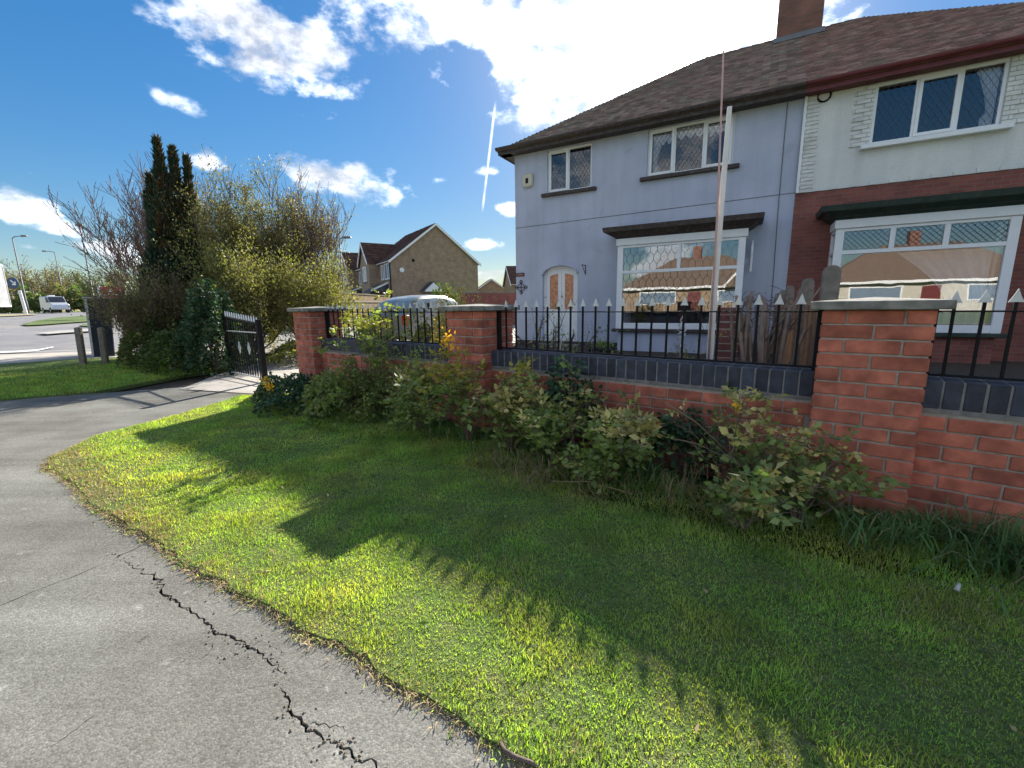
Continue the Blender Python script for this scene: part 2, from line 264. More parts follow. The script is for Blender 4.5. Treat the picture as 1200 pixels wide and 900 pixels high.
# ---------------------------------------------------------------- builders
def tag(o, label=None, cat=None, group=None, kind=None):
    if label: o['label'] = label
    if cat: o['category'] = cat
    if group: o['group'] = group
    if kind: o['kind'] = kind
    return o
def link(name, me, parent=None, mats=(), loc=None, rot=None):
    o = bpy.data.objects.new(name, me); COL.objects.link(o)
    for m in mats:
        if m.name not in [x.name for x in me.materials]: me.materials.append(m)
    if parent: o.parent = parent
    if loc is not None: o.location = loc
    if rot is not None: o.rotation_euler = rot
    return o
def empty(name, loc=(0, 0, 0), rz=0, label=None, cat=None, group=None):
    o = bpy.data.objects.new(name, None); COL.objects.link(o); o.location = loc; o.rotation_euler = (0, 0, rz); o.empty_display_size = .2
    return tag(o, label, cat, group)
class MB:
    def __init__(s): s.v = []; s.f = []; s.m = []
    def add(s, vs, fs, mi=0):
        n = len(s.v); s.v += [tuple(x) for x in vs]; s.f += [tuple(n + i for i in f) for f in fs]; s.m += [mi] * len(fs); return s
    def box(s, x0, x1, y0, y1, z0, z1, mi=0):
        return s.add([(x0, y0, z0), (x1, y0, z0), (x1, y1, z0), (x0, y1, z0), (x0, y0, z1), (x1, y0, z1), (x1, y1, z1), (x0, y1, z1)],
                     [(0, 3, 2, 1), (4, 5, 6, 7), (0, 1, 5, 4), (1, 2, 6, 5), (2, 3, 7, 6), (3, 0, 4, 7)], mi)
    def tube(s, pts, rads, n=6, mi=0, cap=True):
        pts = [Vector(p) for p in pts]; rings = []
        up = Vector((.13, .21, .97))
        for i, p in enumerate(pts):
            t = (pts[min(i + 1, len(pts) - 1)] - pts[max(i - 1, 0)]);
            if t.length < 1e-9: t = Vector((0, 0, 1))
            t.normalize(); a = t.cross(up)
            if a.length < .05: a = t.cross(Vector((1, 0, 0)))
            a.normalize(); b = t.cross(a); r = rads[i] if hasattr(rads, '__len__') else rads
            rings.append([p + (a * math.cos(2 * math.pi * k / n) + b * math.sin(2 * math.pi * k / n)) * r for k in range(n)])
        vs = [q for R in rings for q in R]; fs = []
        for i in range(len(pts) - 1):
            for k in range(n):
                k2 = (k + 1) % n; fs.append((i * n + k, (i + 1) * n + k, (i + 1) * n + k2, i * n + k2))
        if cap: fs += [tuple(range(n)), tuple(reversed(range((len(pts) - 1) * n, len(pts) * n)))]
        return s.add(vs, fs, mi)
    def prism(s, poly, axis, a0, a1, mi=0):     # 2-D polygon extruded along an axis
        n = len(poly)
        def P(p, a): return (a, p[0], p[1]) if axis == 'x' else ((p[0], a, p[1]) if axis == 'y' else (p[0], p[1], a))
        vs = [P(p, a0) for p in poly] + [P(p, a1) for p in poly]
        fs = [tuple(reversed(range(n))), tuple(range(n, 2 * n))] + [(i, (i + 1) % n, n + (i + 1) % n, n + i) for i in range(n)]
        return s.add(vs, fs, mi)
    def build(s, name, mats, parent=None, smooth=False, bevel=0, loc=None, rot=None, fix=True):
        if not isinstance(mats, (list, tuple)): mats = [mats]
        me = bpy.data.meshes.new(name); me.from_pydata(s.v, [], s.f)
        for m in mats: me.materials.append(m)
        me.polygons.foreach_set('material_index', s.m)
        if fix or bevel:
            bm = bmesh.new(); bm.from_mesh(me); bmesh.ops.recalc_face_normals(bm, faces=bm.faces)
            if bevel: bmesh.ops.bevel(bm, geom=bm.edges[:], offset=bevel, segments=1, affect='EDGES', clamp_overlap=True)
            bm.to_mesh(me); bm.free()
        if smooth: me.polygons.foreach_set('use_smooth', [True] * len(me.polygons))
        me.update()
        return link(name, me, parent, (), loc, rot)
def fastmesh(name, V, FV, mi, mats, rnd=None):   # V (n,3), FV (m,k) index array
    V = np.asarray(V, dtype=np.float32); FV = np.asarray(FV, dtype=np.int32); m, k = FV.shape
    me = bpy.data.meshes.new(name); me.vertices.add(len(V)); me.vertices.foreach_set('co', V.ravel())
    me.loops.add(m * k); me.loops.foreach_set('vertex_index', FV.ravel())
    me.polygons.add(m); me.polygons.foreach_set('loop_start', np.arange(0, m * k, k, dtype=np.int32))
    for x in mats: me.materials.append(x)
    me.polygons.foreach_set('material_index', np.asarray(mi, dtype=np.int32))
    if rnd is not None:
        a = me.attributes.new('rnd', 'FLOAT', 'FACE'); a.data.foreach_set('value', np.asarray(rnd, dtype=np.float32))
    me.update(calc_edges=True); return me
def leaves(name, P, A, L, W, mi, mats, parent=None, fold=.35):
    """folded diamond leaves: base P, axis A (unit), length L, width W"""
    P = np.asarray(P, float); A = np.asarray(A, float); n = len(P)
    A = A / (np.linalg.norm(A, axis=1)[:, None] + 1e-9)
    R = rng.normal(size=(n, 3)); S = np.cross(A, R); S /= (np.linalg.norm(S, axis=1)[:, None] + 1e-9); Nn = np.cross(S, A)
    L = np.broadcast_to(L, (n,))[:, None]; W = np.broadcast_to(W, (n,))[:, None]
    mid = P + A * L * .45
    V = np.stack([P, mid + S * W * .5 + Nn * W * fold * .5, P + A * L, mid - S * W * .5 + Nn * W * fold * .5], 1).reshape(-1, 3)
    i = np.arange(n) * 4
    FV = np.concatenate([np.stack([i, i + 1, i + 2], 1), np.stack([i, i + 2, i + 3], 1)]); mi = np.broadcast_to(mi, (n,)); r = rng.random(n)
    me = fastmesh(name, V, FV, np.concatenate([mi, mi]), mats, np.concatenate([r, r]))
    o = bpy.data.objects.new(name, me); COL.objects.link(o)
    if parent: o.parent = parent
    return o
def bezel(name, mat_, parent, x0, x1, y0, y1, z0, z1, bevel=.004): return MB().box(x0, x1, y0, y1, z0, z1).build(name, mat_, parent, bevel=bevel)
# ================================================================ GROUND
def poly_sheet(name, pts, mats, z=None, thick=0, kind='structure', parent=None):
    """flat polygon draped on the land: cdt triangulated so that long sheets follow the climb"""
    pts = [Vector(p[:2]) for p in pts]
    r = delaunay_2d_cdt([Vector(p) for p in pts], [], [list(range(len(pts)))], 1, 1e-5)
    vs, fs = r[0], r[2]; n = len(vs)
    V = [(v.x, v.y, gh(v.x, v.y) + z) for v in vs]; Fa = [tuple(f) for f in fs]
    if thick:
        cnt = {}
        for f in Fa:
            for i in range(len(f)):
                e = (f[i], f[(i + 1) % len(f)]); cnt[e] = 1
        V2 = [(x, y, zz - thick) for x, y, zz in V]
        side = [(b, a, a + n, b + n) for (a, b) in cnt if (b, a) not in cnt]
        V += V2; Fa += side
    me = bpy.data.meshes.new(name); me.from_pydata(V, [], Fa); me.update(); o = link(name, me, parent, [mats])
    if kind: o['kind'] = kind
    return o
# the land: one sheet to the horizon
xs = np.concatenate([np.linspace(-900, -120, 14), np.linspace(-110, 60, 86), np.linspace(80, 900, 14)]); ys = np.concatenate([np.linspace(-600, -40, 12), np.linspace(-30, 110, 71), np.linspace(130, 1200, 16)])
XX, YY = np.meshgrid(xs, ys); TT = XX * FD.x + YY * FD.y; ZZ = .0195 * np.maximum(0, np.minimum(TT, 62) - 12) - .06
nx, ny = len(xs), len(ys); idx = np.arange(nx * ny).reshape(ny, nx)
me = fastmesh('ground', np.stack([XX, YY, ZZ], -1).reshape(-1, 3), np.stack([idx[:-1, :-1], idx[:-1, 1:], idx[1:, 1:], idx[1:, :-1]], -1).reshape(-1, 4), np.zeros((nx - 1) * (ny - 1)), [K['farturf']])
tag(link('ground', me), kind='structure')
# footpath with its crack cut right through the surface
def ragged(pts, w0, w1, sub=4, jit=.5):
    P = [Vector(p) for p in pts]; Q = []
    for i in range(len(P) - 1):
        for k in range(sub):
            t = k / sub; a = P[i].lerp(P[i + 1], t); dd = (P[i + 1] - P[i]); nn = Vector((-dd.y, dd.x)).normalized()
            if i or k: a = a + nn * random.uniform(-1, 1) * jit * dd.length / sub * .9
            Q.append(a)
    Q.append(P[-1]); up = []; dn = []; n = len(Q)
    for i in range(1, n - 1):
        dd = Q[i + 1] - Q[i - 1]; nn = Vector((-dd.y, dd.x)).normalized(); t = i / (n - 1); wd = (w0 * (1 - t) + w1 * t) * random.uniform(.45, 1.25) * min(1, 5 * t, 5 * (1 - t)) * .5
        up.append(Q[i] + nn * wd); dn.append(Q[i] - nn * wd)
    return [Q[0]] + up + [Q[-1]] + dn[::-1]
g2 = lambda x, y: gp(x, y).xy
cracks = [ragged([g2(*p) for p in [(133, 655), (150, 658), (165, 668), (185, 681), (198, 700), (215, 709), (235, 724), (247, 735), (252, 743), (268, 745), (290, 758), (305, 765), (325, 780), (341, 799)]], .013, .010, 7, .75),
          ragged([g2(*p) for p in [(330, 803), (334, 818), (345, 838), (360, 855), (385, 868), (410, 881), (450, 902), (470, 925)]], .012, .007, 7, .75),
          ragged([g2(*p) for p in [(126, 661), (140, 651), (160, 643), (178, 634)]], .013, .009, 4, .4),
          ragged([g2(*p) for p in [(-60, 738), (-20, 718), (40, 693), (90, 674), (130, 657)]], .005, .005, 2, .05),
          ragged([g2(*p) for p in [(262, 678), (270, 684), (272, 697)]], .014, .01, 3, .4),
          ragged([g2(*p) for p in [(252, 750), (246, 764), (232, 774)]], .004, .003, 5, .6), ragged([g2(*p) for p in [(362, 848), (372, 846), (392, 852), (415, 856)]], .005, .004, 5, .7), ragged([g2(*p) for p in [(45, 885), (70, 868), (100, 845), (112, 838)]], .003, .003, 5, .5)]
outer = [WP(*p).xy for p in [(-17, -2.2), (-8.8, -2.58), (-7.6, -.4), (-7.2, .2), (-7.1, .62), (-5.5, .62), (-5.2, -.3), (-4.2, -1.9), (-2.5, -1.95), (-1.2, -1.8), (.5, -1.7), (12, -1.6), (12, -7), (-17, -7)]]
verts = []; polys = []
for pl in [outer] + cracks:
    polys.append(list(range(len(verts), len(verts) + len(pl)))); verts += [Vector(p) for p in pl]
r = delaunay_2d_cdt(verts, [], polys, 1, 1e-6)
def inside(p, poly):
    c = False; n = len(poly)
    for i in range(n):
        a, b = poly[i], poly[i - 1]
        if (a.y > p.y) != (b.y > p.y) and p.x < (b.x - a.x) * (p.y - a.y) / (b.y - a.y) + a.x: c = not c
    return c
Vv = [(v.x, v.y, gh(v.x, v.y) * 0) for v in r[0]]; keep = []
for f in r[2]:
    c = sum((r[0][i] for i in f), Vector((0, 0))) / len(f)
    if not any(inside(c, [Vector(q) for q in pl]) for pl in cracks): keep.append(tuple(f))
E_ = {}
for f in keep:
    for i in range(len(f)): E_[(f[i], f[(i + 1) % len(f)])] = 1
nV = len(Vv); Vv += [(x, y, -.045) for x, y, z in Vv]; keep += [(b, a, a + nV, b + nV) for (a, b) in list(E_) if (b, a) not in E_]
me = bpy.data.meshes.new('footpath'); me.from_pydata(Vv, [], keep); me.update(); tag(link('footpath', me, None, [K['asphalt']]), kind='structure')
poly_sheet('path_bed', [WP(*p).xy for p in [(-10, .8), (8, .8), (8, -7), (-10, -7)]], K['soil'], -.05)
# driveway slabs beyond the path and inside the gate
drv = [g2(170, 483), g2(228, 470), g2(293, 461), g2(330, 447), WP(-5.86, .0).xy, WP(-5.86, .6).xy, HP(-6.1, -6).xy, HP(-6.1, 9).xy, HP(-11.0, 9).xy, HP(-11, -3).xy, WP(-8.5, .6).xy, WP(-8.45, .02).xy]
poly_sheet('driveway', [WP(-7.6, -.9).xy, WP(-6.5, -.48).xy, WP(-5.86, -.2).xy, WP(-5.86, .6).xy, HP(-6.1, -4).xy, HP(-6.1, 9).xy, HP(-11.5, 9).xy, HP(-11.5, -3).xy, WP(-9.1, .3).xy, WP(-8.6, -.15).xy], K['conc'], .006)
for q in ((WP(-8.9, -.25), WP(-5.9, -.12)), (WP(-7.5, -.85), WP(-6.2, -.4))):
    a, b = q[0].xy, q[1].xy; nn = Vector((-(b - a).y, (b - a).x)).normalized() * .008
    poly_sheet('slab_joint', [a - nn, b - nn, b + nn, a + nn], K['soil'], .010)
# front garden ground
poly_sheet('garden_bed', [WP(-5.5, .3).xy, WP(6, .3).xy, HP(8, 0).xy, HP(-6, 0).xy], K['soil'], -.02)
poly_sheet('planting_bed', [WP(*p).xy for p in [(-6.1, .3), (-6.1, -.35), (-4.6, -.85), (-3, -.75), (-1.2, -.62), (.3, -.55), (.9, -.1), (6, -.05), (6, .3)]], K['soil'], .012)
# lawn
edge = [(-5.86, -.3), (-6.30, -.56), (-5.68, -1.5), (-5.44, -2.09), (-4.95, -2.46), (-4.62, -2.53), (-4.2, -2.47), (-3.75, -2.46), (-3.21, -2.41), (-2.85, -2.37), (-2.5, -2.32), (-2.2, -2.3), (-1.93, -2.26), (-1.48, -2.19), (-1.15, -2.13), (-.81, -2.11), (-.53, -2.08), (.2, -2.02), (1.2, -1.98), (7, -1.9)]
ed2 = []
for i in range(len(edge) - 1):
    a, b = Vector(edge[i]), Vector(edge[i + 1]); k = max(1, int((b - a).length / .06))
    for j in range(k):
        q = a.lerp(b, j / k); ed2.append((q.x, q.y + (random.uniform(-.018, .018) if i > 2 else random.uniform(-.008, .008))))
ed2.append(edge[-1])
LAWN = [Vector(p) for p in ed2 + [(7, .1), (-5.86, .1)]]
poly_sheet('lawn', [WP(*p).xy for p in LAWN], K['turf'], .012, .02)
VERGE = [gp(-90, 474).xy, gp(0, 470).xy, gp(110, 461).xy, gp(222, 440).xy, WP(-9.2, .3).xy, WP(-13, .5).xy, gp(96, 421).xy, gp(0, 427.5).xy, gp(-90, 430).xy]
poly_sheet('verge', VERGE, K['turf'], .02, .05)
# blades of grass
def blades(name, pts, h, wdt, lean, mi, mats, z0, label=None):
    n = len(pts); az = rng.random(n) * 2 * np.pi; ln = lean * rng.random(n); bd = np.stack([np.cos(az), np.sin(az), 0 * az], 1)
    az2 = rng.random(n) * 2 * np.pi; S = np.stack([np.cos(az2), np.sin(az2), 0 * az2], 1) * (wdt * (.6 + .8 * rng.random(n)))[:, None] * .5
    H = (h * (.45 + .9 * rng.random(n)))[:, None]; B = np.concatenate([pts, np.full((n, 1), z0)], 1)
    up = np.array([0, 0, 1.]); M_ = B + up * H * .55 + bd * (ln[:, None] * H * .35); T = B + up * H * (1 - .3 * ln[:, None]) + bd * (ln[:, None] * H * 1.0)
    V = np.stack([B - S, B + S, M_ + S * .75, M_ - S * .75, T], 1).reshape(-1, 3); i = np.arange(n) * 5
    FV = np.concatenate([np.stack([i, i + 1, i + 2], 1), np.stack([i, i + 2, i + 3], 1), np.stack([i + 3, i + 2, i + 4], 1)]); r = rng.random(n)
    me = fastmesh(name, V, FV, np.tile(mi, 3), mats, np.tile(r, 3)); o = link(name, me); o['kind'] = 'stuff'
    if label: o['label'] = label
    return o
def pip(P, poly):
    x, y = P[:, 0], P[:, 1]; c = np.zeros(len(P), bool); n = len(poly)
    for i in range(n):
        a, b = poly[i], poly[i - 1]
        if a[1] == b[1]: continue
        k = ((a[1] > y) != (b[1] > y)) & (x < (b[0] - a[0]) * (y - a[1]) / (b[1] - a[1]) + a[0]); c ^= k
    return c
ca_, sa_ = math.cos(AW), math.sin(AW)
def w2(P): return np.stack([P[:, 0] * ca_ - (DW + P[:, 1]) * sa_, P[:, 0] * sa_ + (DW + P[:, 1]) * ca_], 1)
def vnoise(P, s, seed=0):
    return (np.sin(P[:, 0] * s * 1.3 + seed + 1.7 * np.sin(P[:, 1] * s * .9 + seed)) + np.sin(P[:, 1] * s * 1.7 + 2 * seed + 1.3 * np.sin(P[:, 0] * s * 1.1))) * .5
def lawn_points(n, s0, s1, d0, d1):
    P = np.stack([rng.uniform(s0, s1, n), rng.uniform(d0, d1, n)], 1)
    return P[pip(P, [(v.x, v.y) for v in LAWN])]
Pn = np.concatenate([lawn_points(320000, -3.2, 2.6, -2.45, .02), lawn_points(90000, -6.3, -3.2, -2.6, .1), lawn_points(12000, 2.6, 6, -2.3, 0)])
dist = np.linalg.norm(w2(Pn), axis=1); e = Pn[:, 1] + 2.35
hh = .015 + .009 * vnoise(Pn, 5.1, 1) + .008 * vnoise(Pn, 14, 3); hh = np.clip(hh, .010, .05); hh = np.where(Pn[:, 1] > -.75, hh + .01, hh)
dry = (rng.random(len(Pn)) < np.clip(.08 + .70 * np.exp(-np.maximum(e, 0) / .12) + .10 * (vnoise(Pn, 3.3, 5) > .45), 0, .9)).astype(int)
blades('lawn_grass', w2(Pn), hh, np.where(dist < 3, .0027, .005), 1.1, dry, [K['blade'], K['straw']], .012, 'short mown lawn of mixed green and straw blades in front of the wall')
# long grass along the foot of the wall
s_ = rng.uniform(-5, 3.2, 16000); d_ = -.02 - np.abs(rng.normal(0, .17, 16000)); P = np.stack([s_, d_], 1); P = P[(P[:, 1] > -.75) & ((P[:, 0] > .1) | (rng.random(len(P)) < .35)) & (vnoise(P, 9, 4) > -.45)]
blades('long_grass', w2(P), np.where(P[:, 0] > 0, .15, .11) * (1 + .5 * vnoise(P, 6, 2)), .0075, 1.3, (rng.random(len(P)) < .06).astype(int), [mat('long_blade', (.10, .19, .065), .5, .3, 4, rnd=.4, attr=True, trans=.25), K['straw']], .02, 'long dark uncut grass along the foot of the wall')
# grass edge crumbs (dead thatch on the path edge)
t_ = rng.random(30000); k_ = np.minimum((t_ * (len(ed2) - 1)).astype(int), len(ed2) - 2); fr_ = rng.random(30000)[:, None]; eds = np.array(ed2); P = eds[k_] * (1 - fr_) + eds[k_ + 1] * fr_ + np.stack([rng.normal(0, .02, 30000), rng.normal(.008, .024, 30000)], 1); P = P[P[:, 1] < -1.0]
blades('dead_thatch', w2(P), np.full(len(P), .014), .0042, 3.0, (rng.random(len(P)) < .82).astype(int), [K['blade'], K['straw']], .003, 'dry straw thatch spilling along the lawn edge')
# verge blades
vb = np.array([(v.x, v.y) for v in VERGE]); P = np.stack([rng.uniform(vb[:, 0].min(), vb[:, 0].max(), 90000), rng.uniform(vb[:, 1].min(), vb[:, 1].max(), 90000)], 1); P = P[pip(P, [tuple(v) for v in vb])]; P = P[P[:, 0] > -13]
blades('verge_grass', P, np.full(len(P), .045), .009, 1.1, (rng.random(len(P)) < .05).astype(int), [K['blade'], K['straw']], .02, 'mown verge grass between the path and the road')
# ------------------------------------------------ roads of the junction
def strip(name, pts, m, z, **k): return poly_sheet(name, [gp(*p).xy for p in pts], m, z, **k)
def grid_sheet(name, quad, nx_, ny_, m, z):
    a, b, c, d = [Vector(p) for p in quad]; V = []
    for j in range(ny_ + 1):
        for i in range(nx_ + 1):
            p = a.lerp(b, i / nx_).lerp(d.lerp(c, i / nx_), j / ny_); V.append((p.x, p.y, gh(p.x, p.y) + z))
    Fa = [(j * (nx_ + 1) + i, j * (nx_ + 1) + i + 1, (j + 1) * (nx_ + 1) + i + 1, (j + 1) * (nx_ + 1) + i) for j in range(ny_) for i in range(nx_)]
    me = bpy.data.meshes.new(name); me.from_pydata(V, [], Fa); me.update(); return tag(link(name, me, None, [m]), kind='structure')
A1, A2 = gp(-120, 431).xy, gp(104, 421.5).xy
dr = (A2 - A1).normalized(); A1 = A1 - dr * 60; A2 = A2 + dr * 16; nr = Vector((-dr.y, dr.x)); nr = nr if nr.dot(FD) > 0 else -nr
grid_sheet('road', [A1, A2, A2 + nr * 75, A1 + nr * 75], 10, 40, K['road'], -.02)
grid_sheet('pavement', [A1 - nr * .6, A2 - nr * .6, A2 + nr * 2.0, A1 + nr * 2.0], 8, 2, K['conc'], .012)
grid_sheet('kerb', [A1 + nr * 2.003, A2 + nr * 2.003, A2 + nr * 2.15, A1 + nr * 2.15], 8, 1, K['kerb'], .045)
def patch(name, px, m, z, n=28):
    P = [gp(*p).xy for p in px]; return poly_sheet(name, P, m, z)
patch('grass_island', [(26, 381), (45, 376), (70, 372.5), (104, 370.5), (130, 370.5), (130, 376.5), (104, 377.5), (75, 379.5), (50, 381.5), (32, 382.2)], K['farturf'], .05)
patch('grass_strip', [(96, 380.8), (130, 380), (130, 384), (96, 383)], K['farturf'], .045)
patch('far_verge', [(-60, 369.5), (0, 369), (40, 368.4), (44, 369.2), (20, 370.6), (0, 371.5), (-60, 373)], mat('dry_verge', (.30, .26, .15), .95, .2, 3), .05)
patch('kerb_line', [(-40, 412.8), (20, 411.6), (45, 409.8), (62, 406.6), (63, 407.4), (45, 411.4), (20, 413.2), (-40, 414.4)], K['paint'], .012)
patch('island_kerb', [(45, 391.5), (70, 388.6), (104, 386.5), (130, 386), (130, 388), (104, 389.5), (74, 391.5), (56, 393)], K['kerb'], .05)
# ================================================================ BOUNDARY WALL
def wbrick(name, sx, sy, sz, m):
    return MB().box(-sx / 2, sx / 2, -sy / 2, sy / 2, -sz / 2, sz / 2).build(name, m, None, bevel=.0035).data
_b = {}
def brick_mesh(key, dims, m):
    if key not in _b:
        o = MB().box(-dims[0] / 2, dims[0] / 2, -dims[1] / 2, dims[1] / 2, -dims[2] / 2, dims[2] / 2).build(key, m, None, bevel=.0035); _b[key] = o.data; bpy.data.objects.remove(o)
    return _b[key]
def put_brick(name, me, parent, x, y, z, rz=0):
    o = bpy.data.objects.new(name, me); COL.objects.link(o); o.parent = parent
    o.location = (x + random.uniform(-.0012, .0012), y + random.uniform(-.0018, .0018), z + random.uniform(-.001, .001)); o.rotation_euler = (random.uniform(-.004, .004), random.uniform(-.004, .004), rz + random.uniform(-.006, .006)); return o
ST = lambda: brick_mesh('brick_stretcher', (.215, .1025, .065), K['brick'])
HD = lambda: brick_mesh('brick_half', (.1025, .1025, .065), K['brick'])
BZ = 1.10                       # top of the brickwork
def pillar(s, label, courses=15, sides=('f', 'l', 'r')):
    o = empty('brick_pillar', WP(s, 0), AW, label, 'pillar', 'brick pillars of the front boundary wall')
    MB().box(.008, .432, .008, .432, -.03, BZ - .004).build('mortar_core', K['mortar'], o)
    for i in range(courses):
        z = BZ - .075 * i - .0325 - .005
        if i % 2 == 0:
            put_brick('brick', ST(), o, .22, .05125, z)
            for y in (.1075, .3325): put_brick('brick', ST(), o, .05125, y, z, math.pi / 2); put_brick('brick', ST(), o, .38875, y, z, math.pi / 2)
        else:
            for x in (.1075, .3325): put_brick('brick', ST(), o, x, .05125, z); put_brick('brick', ST(), o, x, .38875, z)
            put_brick('brick', ST(), o, .05125, .22, z, math.pi / 2); put_brick('brick', ST(), o, .38875, .22, z, math.pi / 2)
    c = MB(); a, b = -.05, .49
    c.add([(a, a, BZ), (b, a, BZ), (b, b, BZ), (a, b, BZ), (a, a, BZ + .043), (b, a, BZ + .043), (b, b, BZ + .043), (a, b, BZ + .043), (.22, .22, BZ + .062)], [(0, 3, 2, 1), (0, 1, 5, 4), (1, 2, 6, 5), (2, 3, 7, 6), (3, 0, 4, 7), (4, 5, 8), (5, 6, 8), (6, 7, 8), (7, 4, 8)])
    c.build('pillar_cap', K['cap'], o, bevel=.004); return o
SL, SM, SR = -5.848, -2.9345, -.109
pillar(SL, 'brick gate pillar at the driveway, farthest left of the wall')
pillar(SM, 'brick pillar in the middle of the wall, in front of the silver car')
pillar(SR, 'large near brick pillar to the right of the white pole')
def wall_panel(s0, s1, label, phase=0.):
    o = empty('garden_wall', WP(s0, .1134), AW, label, 'wall', 'low brick wall panels between the pillars'); Lw = s1 - s0
    MB().box(.002, Lw - .002, .008, .207, -.03, .745).build('mortar_core', K['mortar'], o)
    MB().box(.002, Lw - .002, .004, .208, .588, .748).build('coping_mortar', mat('coping_mortar', (.20, .19, .18), .95, .3, 20) if 'cm' not in K else K['cm'], o)
    z = BZ - .525; r = 0; cnt = 0
    while z > .0:
        x = -.1125 * ((r + phase) % 2) ; zc = z - .0375
        while x < Lw - .03:
            x0, x1 = max(x, 0.0), min(x + .215, Lw); w_ = x1 - x0
            if w_ > .04:
                key = 'brick_cut_%d' % round(w_ * 1000); me_ = ST() if w_ > .21 else (HD() if abs(w_ - .1025) < .006 else brick_mesh(key, (w_, .1025, .065), K['brick']))
                put_brick('brick', me_, o, (x0 + x1) / 2, .05125, zc)
            x += .225
        z -= .075; r += 1
    n = int(round(Lw / .0755)); pt = Lw / n
    for i in range(n):
        put_brick('coping_brick', brick_mesh('coping_brick', (.0655, .215, .138), K['blue']), o, (i + .5) * pt, .1075, .682)
    return o
K['cm'] = mat('coping_mortar', (.20, .19, .18), .95, .3, 20)
wall_panel(SL + .44, SM, 'low brick wall panel topped with blue bricks, left of the middle pillar')
wall_panel(SM + .44, SR, 'low brick wall panel below the white pole, between middle and near pillars')
wall_panel(SR + .44, SR + .44 + 4.2, 'low brick wall panel running out of frame right of the near pillar', 1)
# ---- railings
def spike(mb, x, y, z0, h=.062, w_=.026, t=.006):
    P = [(x - .006, z0 - .008), (x - .006, z0), (x - w_, z0 - .002), (x - w_ * .5, z0 + h * .42), (x, z0 + h), (x + w_ * .5, z0 + h * .42), (x + w_, z0 - .002), (x + .006, z0), (x + .006, z0 - .008)]
    mb.prism(P, 'y', y - t / 2, y + t / 2); return mb
def railing(s0, s1, first, pitch, label):
    o = empty('railing', WP(s0, .22), AW, label, 'railing', 'black spiked railings on the brick wall'); Lw = s1 - s0
    bezel('top_rail', K['iron'], o, .0, Lw, -.016, .016, BZ - .018, BZ - .010, .001)
    bezel('bottom_rail', K['iron'], o, .0, Lw, -.016, .016, BZ - .338, BZ - .326, .001)
    for x in (.012, Lw - .012): bezel('end_post', K['iron'], o, x - .014, x + .014, -.020, .020, .748, BZ - .005, .001)
    x = first; bm_ = sm_ = None
    while x < Lw - .04:
        if bm_ is None:
            b = bezel('bar', K['iron'], o, -.0065, .0065, -.0065, .0065, BZ - .326, BZ + .028, .001); b.location.x = x; bm_ = b.data
            q = MB(); spike(q, 0, 0, BZ + .028); sp = q.build('spike', K['tip'], b, bevel=.0008); sm_ = sp.data
        else:
            b = bpy.data.objects.new('bar', bm_); COL.objects.link(b); b.parent = o; b.location.x = x; sp = bpy.data.objects.new('spike', sm_); COL.objects.link(sp); sp.parent = b
        b.rotation_euler.y = random.uniform(-.006, .006) * 0
        x += pitch
railing(SL + .44, SM, .07, .109, 'spiked railing in front of the silver car, left of the middle pillar')
railing(SM + .44, SR, .095, .109, 'spiked railing in the middle, in front of the white bay window')
railing(SR + .44, SR + 4.6, .08, .1, 'spiked railing right of the near pillar, running out of frame')
# ---- gate
def gate():
    o = empty('iron_gate', WP(-8.43, .08), AW, 'open black iron gate with white spear tips and two white diamonds', 'gate'); Lg = 1.32
    top = lambda x: 1.03 - .10 * x / Lg
    bezel('gate_post', K['iron'], o, Lg - .05, Lg + .02, -.035, .035, 0, .98, .003); bezel('gate_post', K['iron'], o, -.05, .01, -.03, .03, 0, 1.08, .003)
    m = MB(); m.add([(0, -.015, top(0) - .04), (Lg, -.015, top(Lg) - .04), (Lg, .015, top(Lg) - .04), (0, .015, top(0) - .04), (0, -.015, top(0) - .015), (Lg, -.015, top(Lg) - .015), (Lg, .015, top(Lg) - .015), (0, .015, top(0) - .015)], [(0, 3, 2, 1), (4, 5, 6, 7), (0, 1, 5, 4), (1, 2, 6, 5), (2, 3, 7, 6), (3, 0, 4, 7)]); m.build('top_rail', K['iron'], o)
    bezel('middle_rail', K['tip'], o, 0, Lg, -.012, .012, .77, .785, .001); bezel('bottom_rail', K['tip'], o, 0, Lg, -.014, .014, .055, .075, .001)
    n = 14
    for i in range(n):
        x = .05 + (Lg - .12) * i / (n - 1); b = bezel('bar', K['iron'], o, x - .007, x + .007, -.007, .007, .07, top(x) + .02, .001)
        q = MB(); q.prism([(x - .018, top(x) + .0), (x + .018, top(x) + .0), (x + .010, top(x) + .055), (x, top(x) + .085), (x - .010, top(x) + .055)], 'y', -.007, .007); q.build('spear_tip', mat('white_tip', (.8, .8, .8), .5) if 'wt' not in K else K['wt'], b)
        if i in (5, 9): q = MB(); q.prism([(x, .42), (x + .05, .52), (x, .62), (x - .05, .52)], 'y', -.02, -.009); q.build('diamond', K['tip'], o)
K['wt'] = mat('white_tip', (.75, .76, .78), .5)
gate()
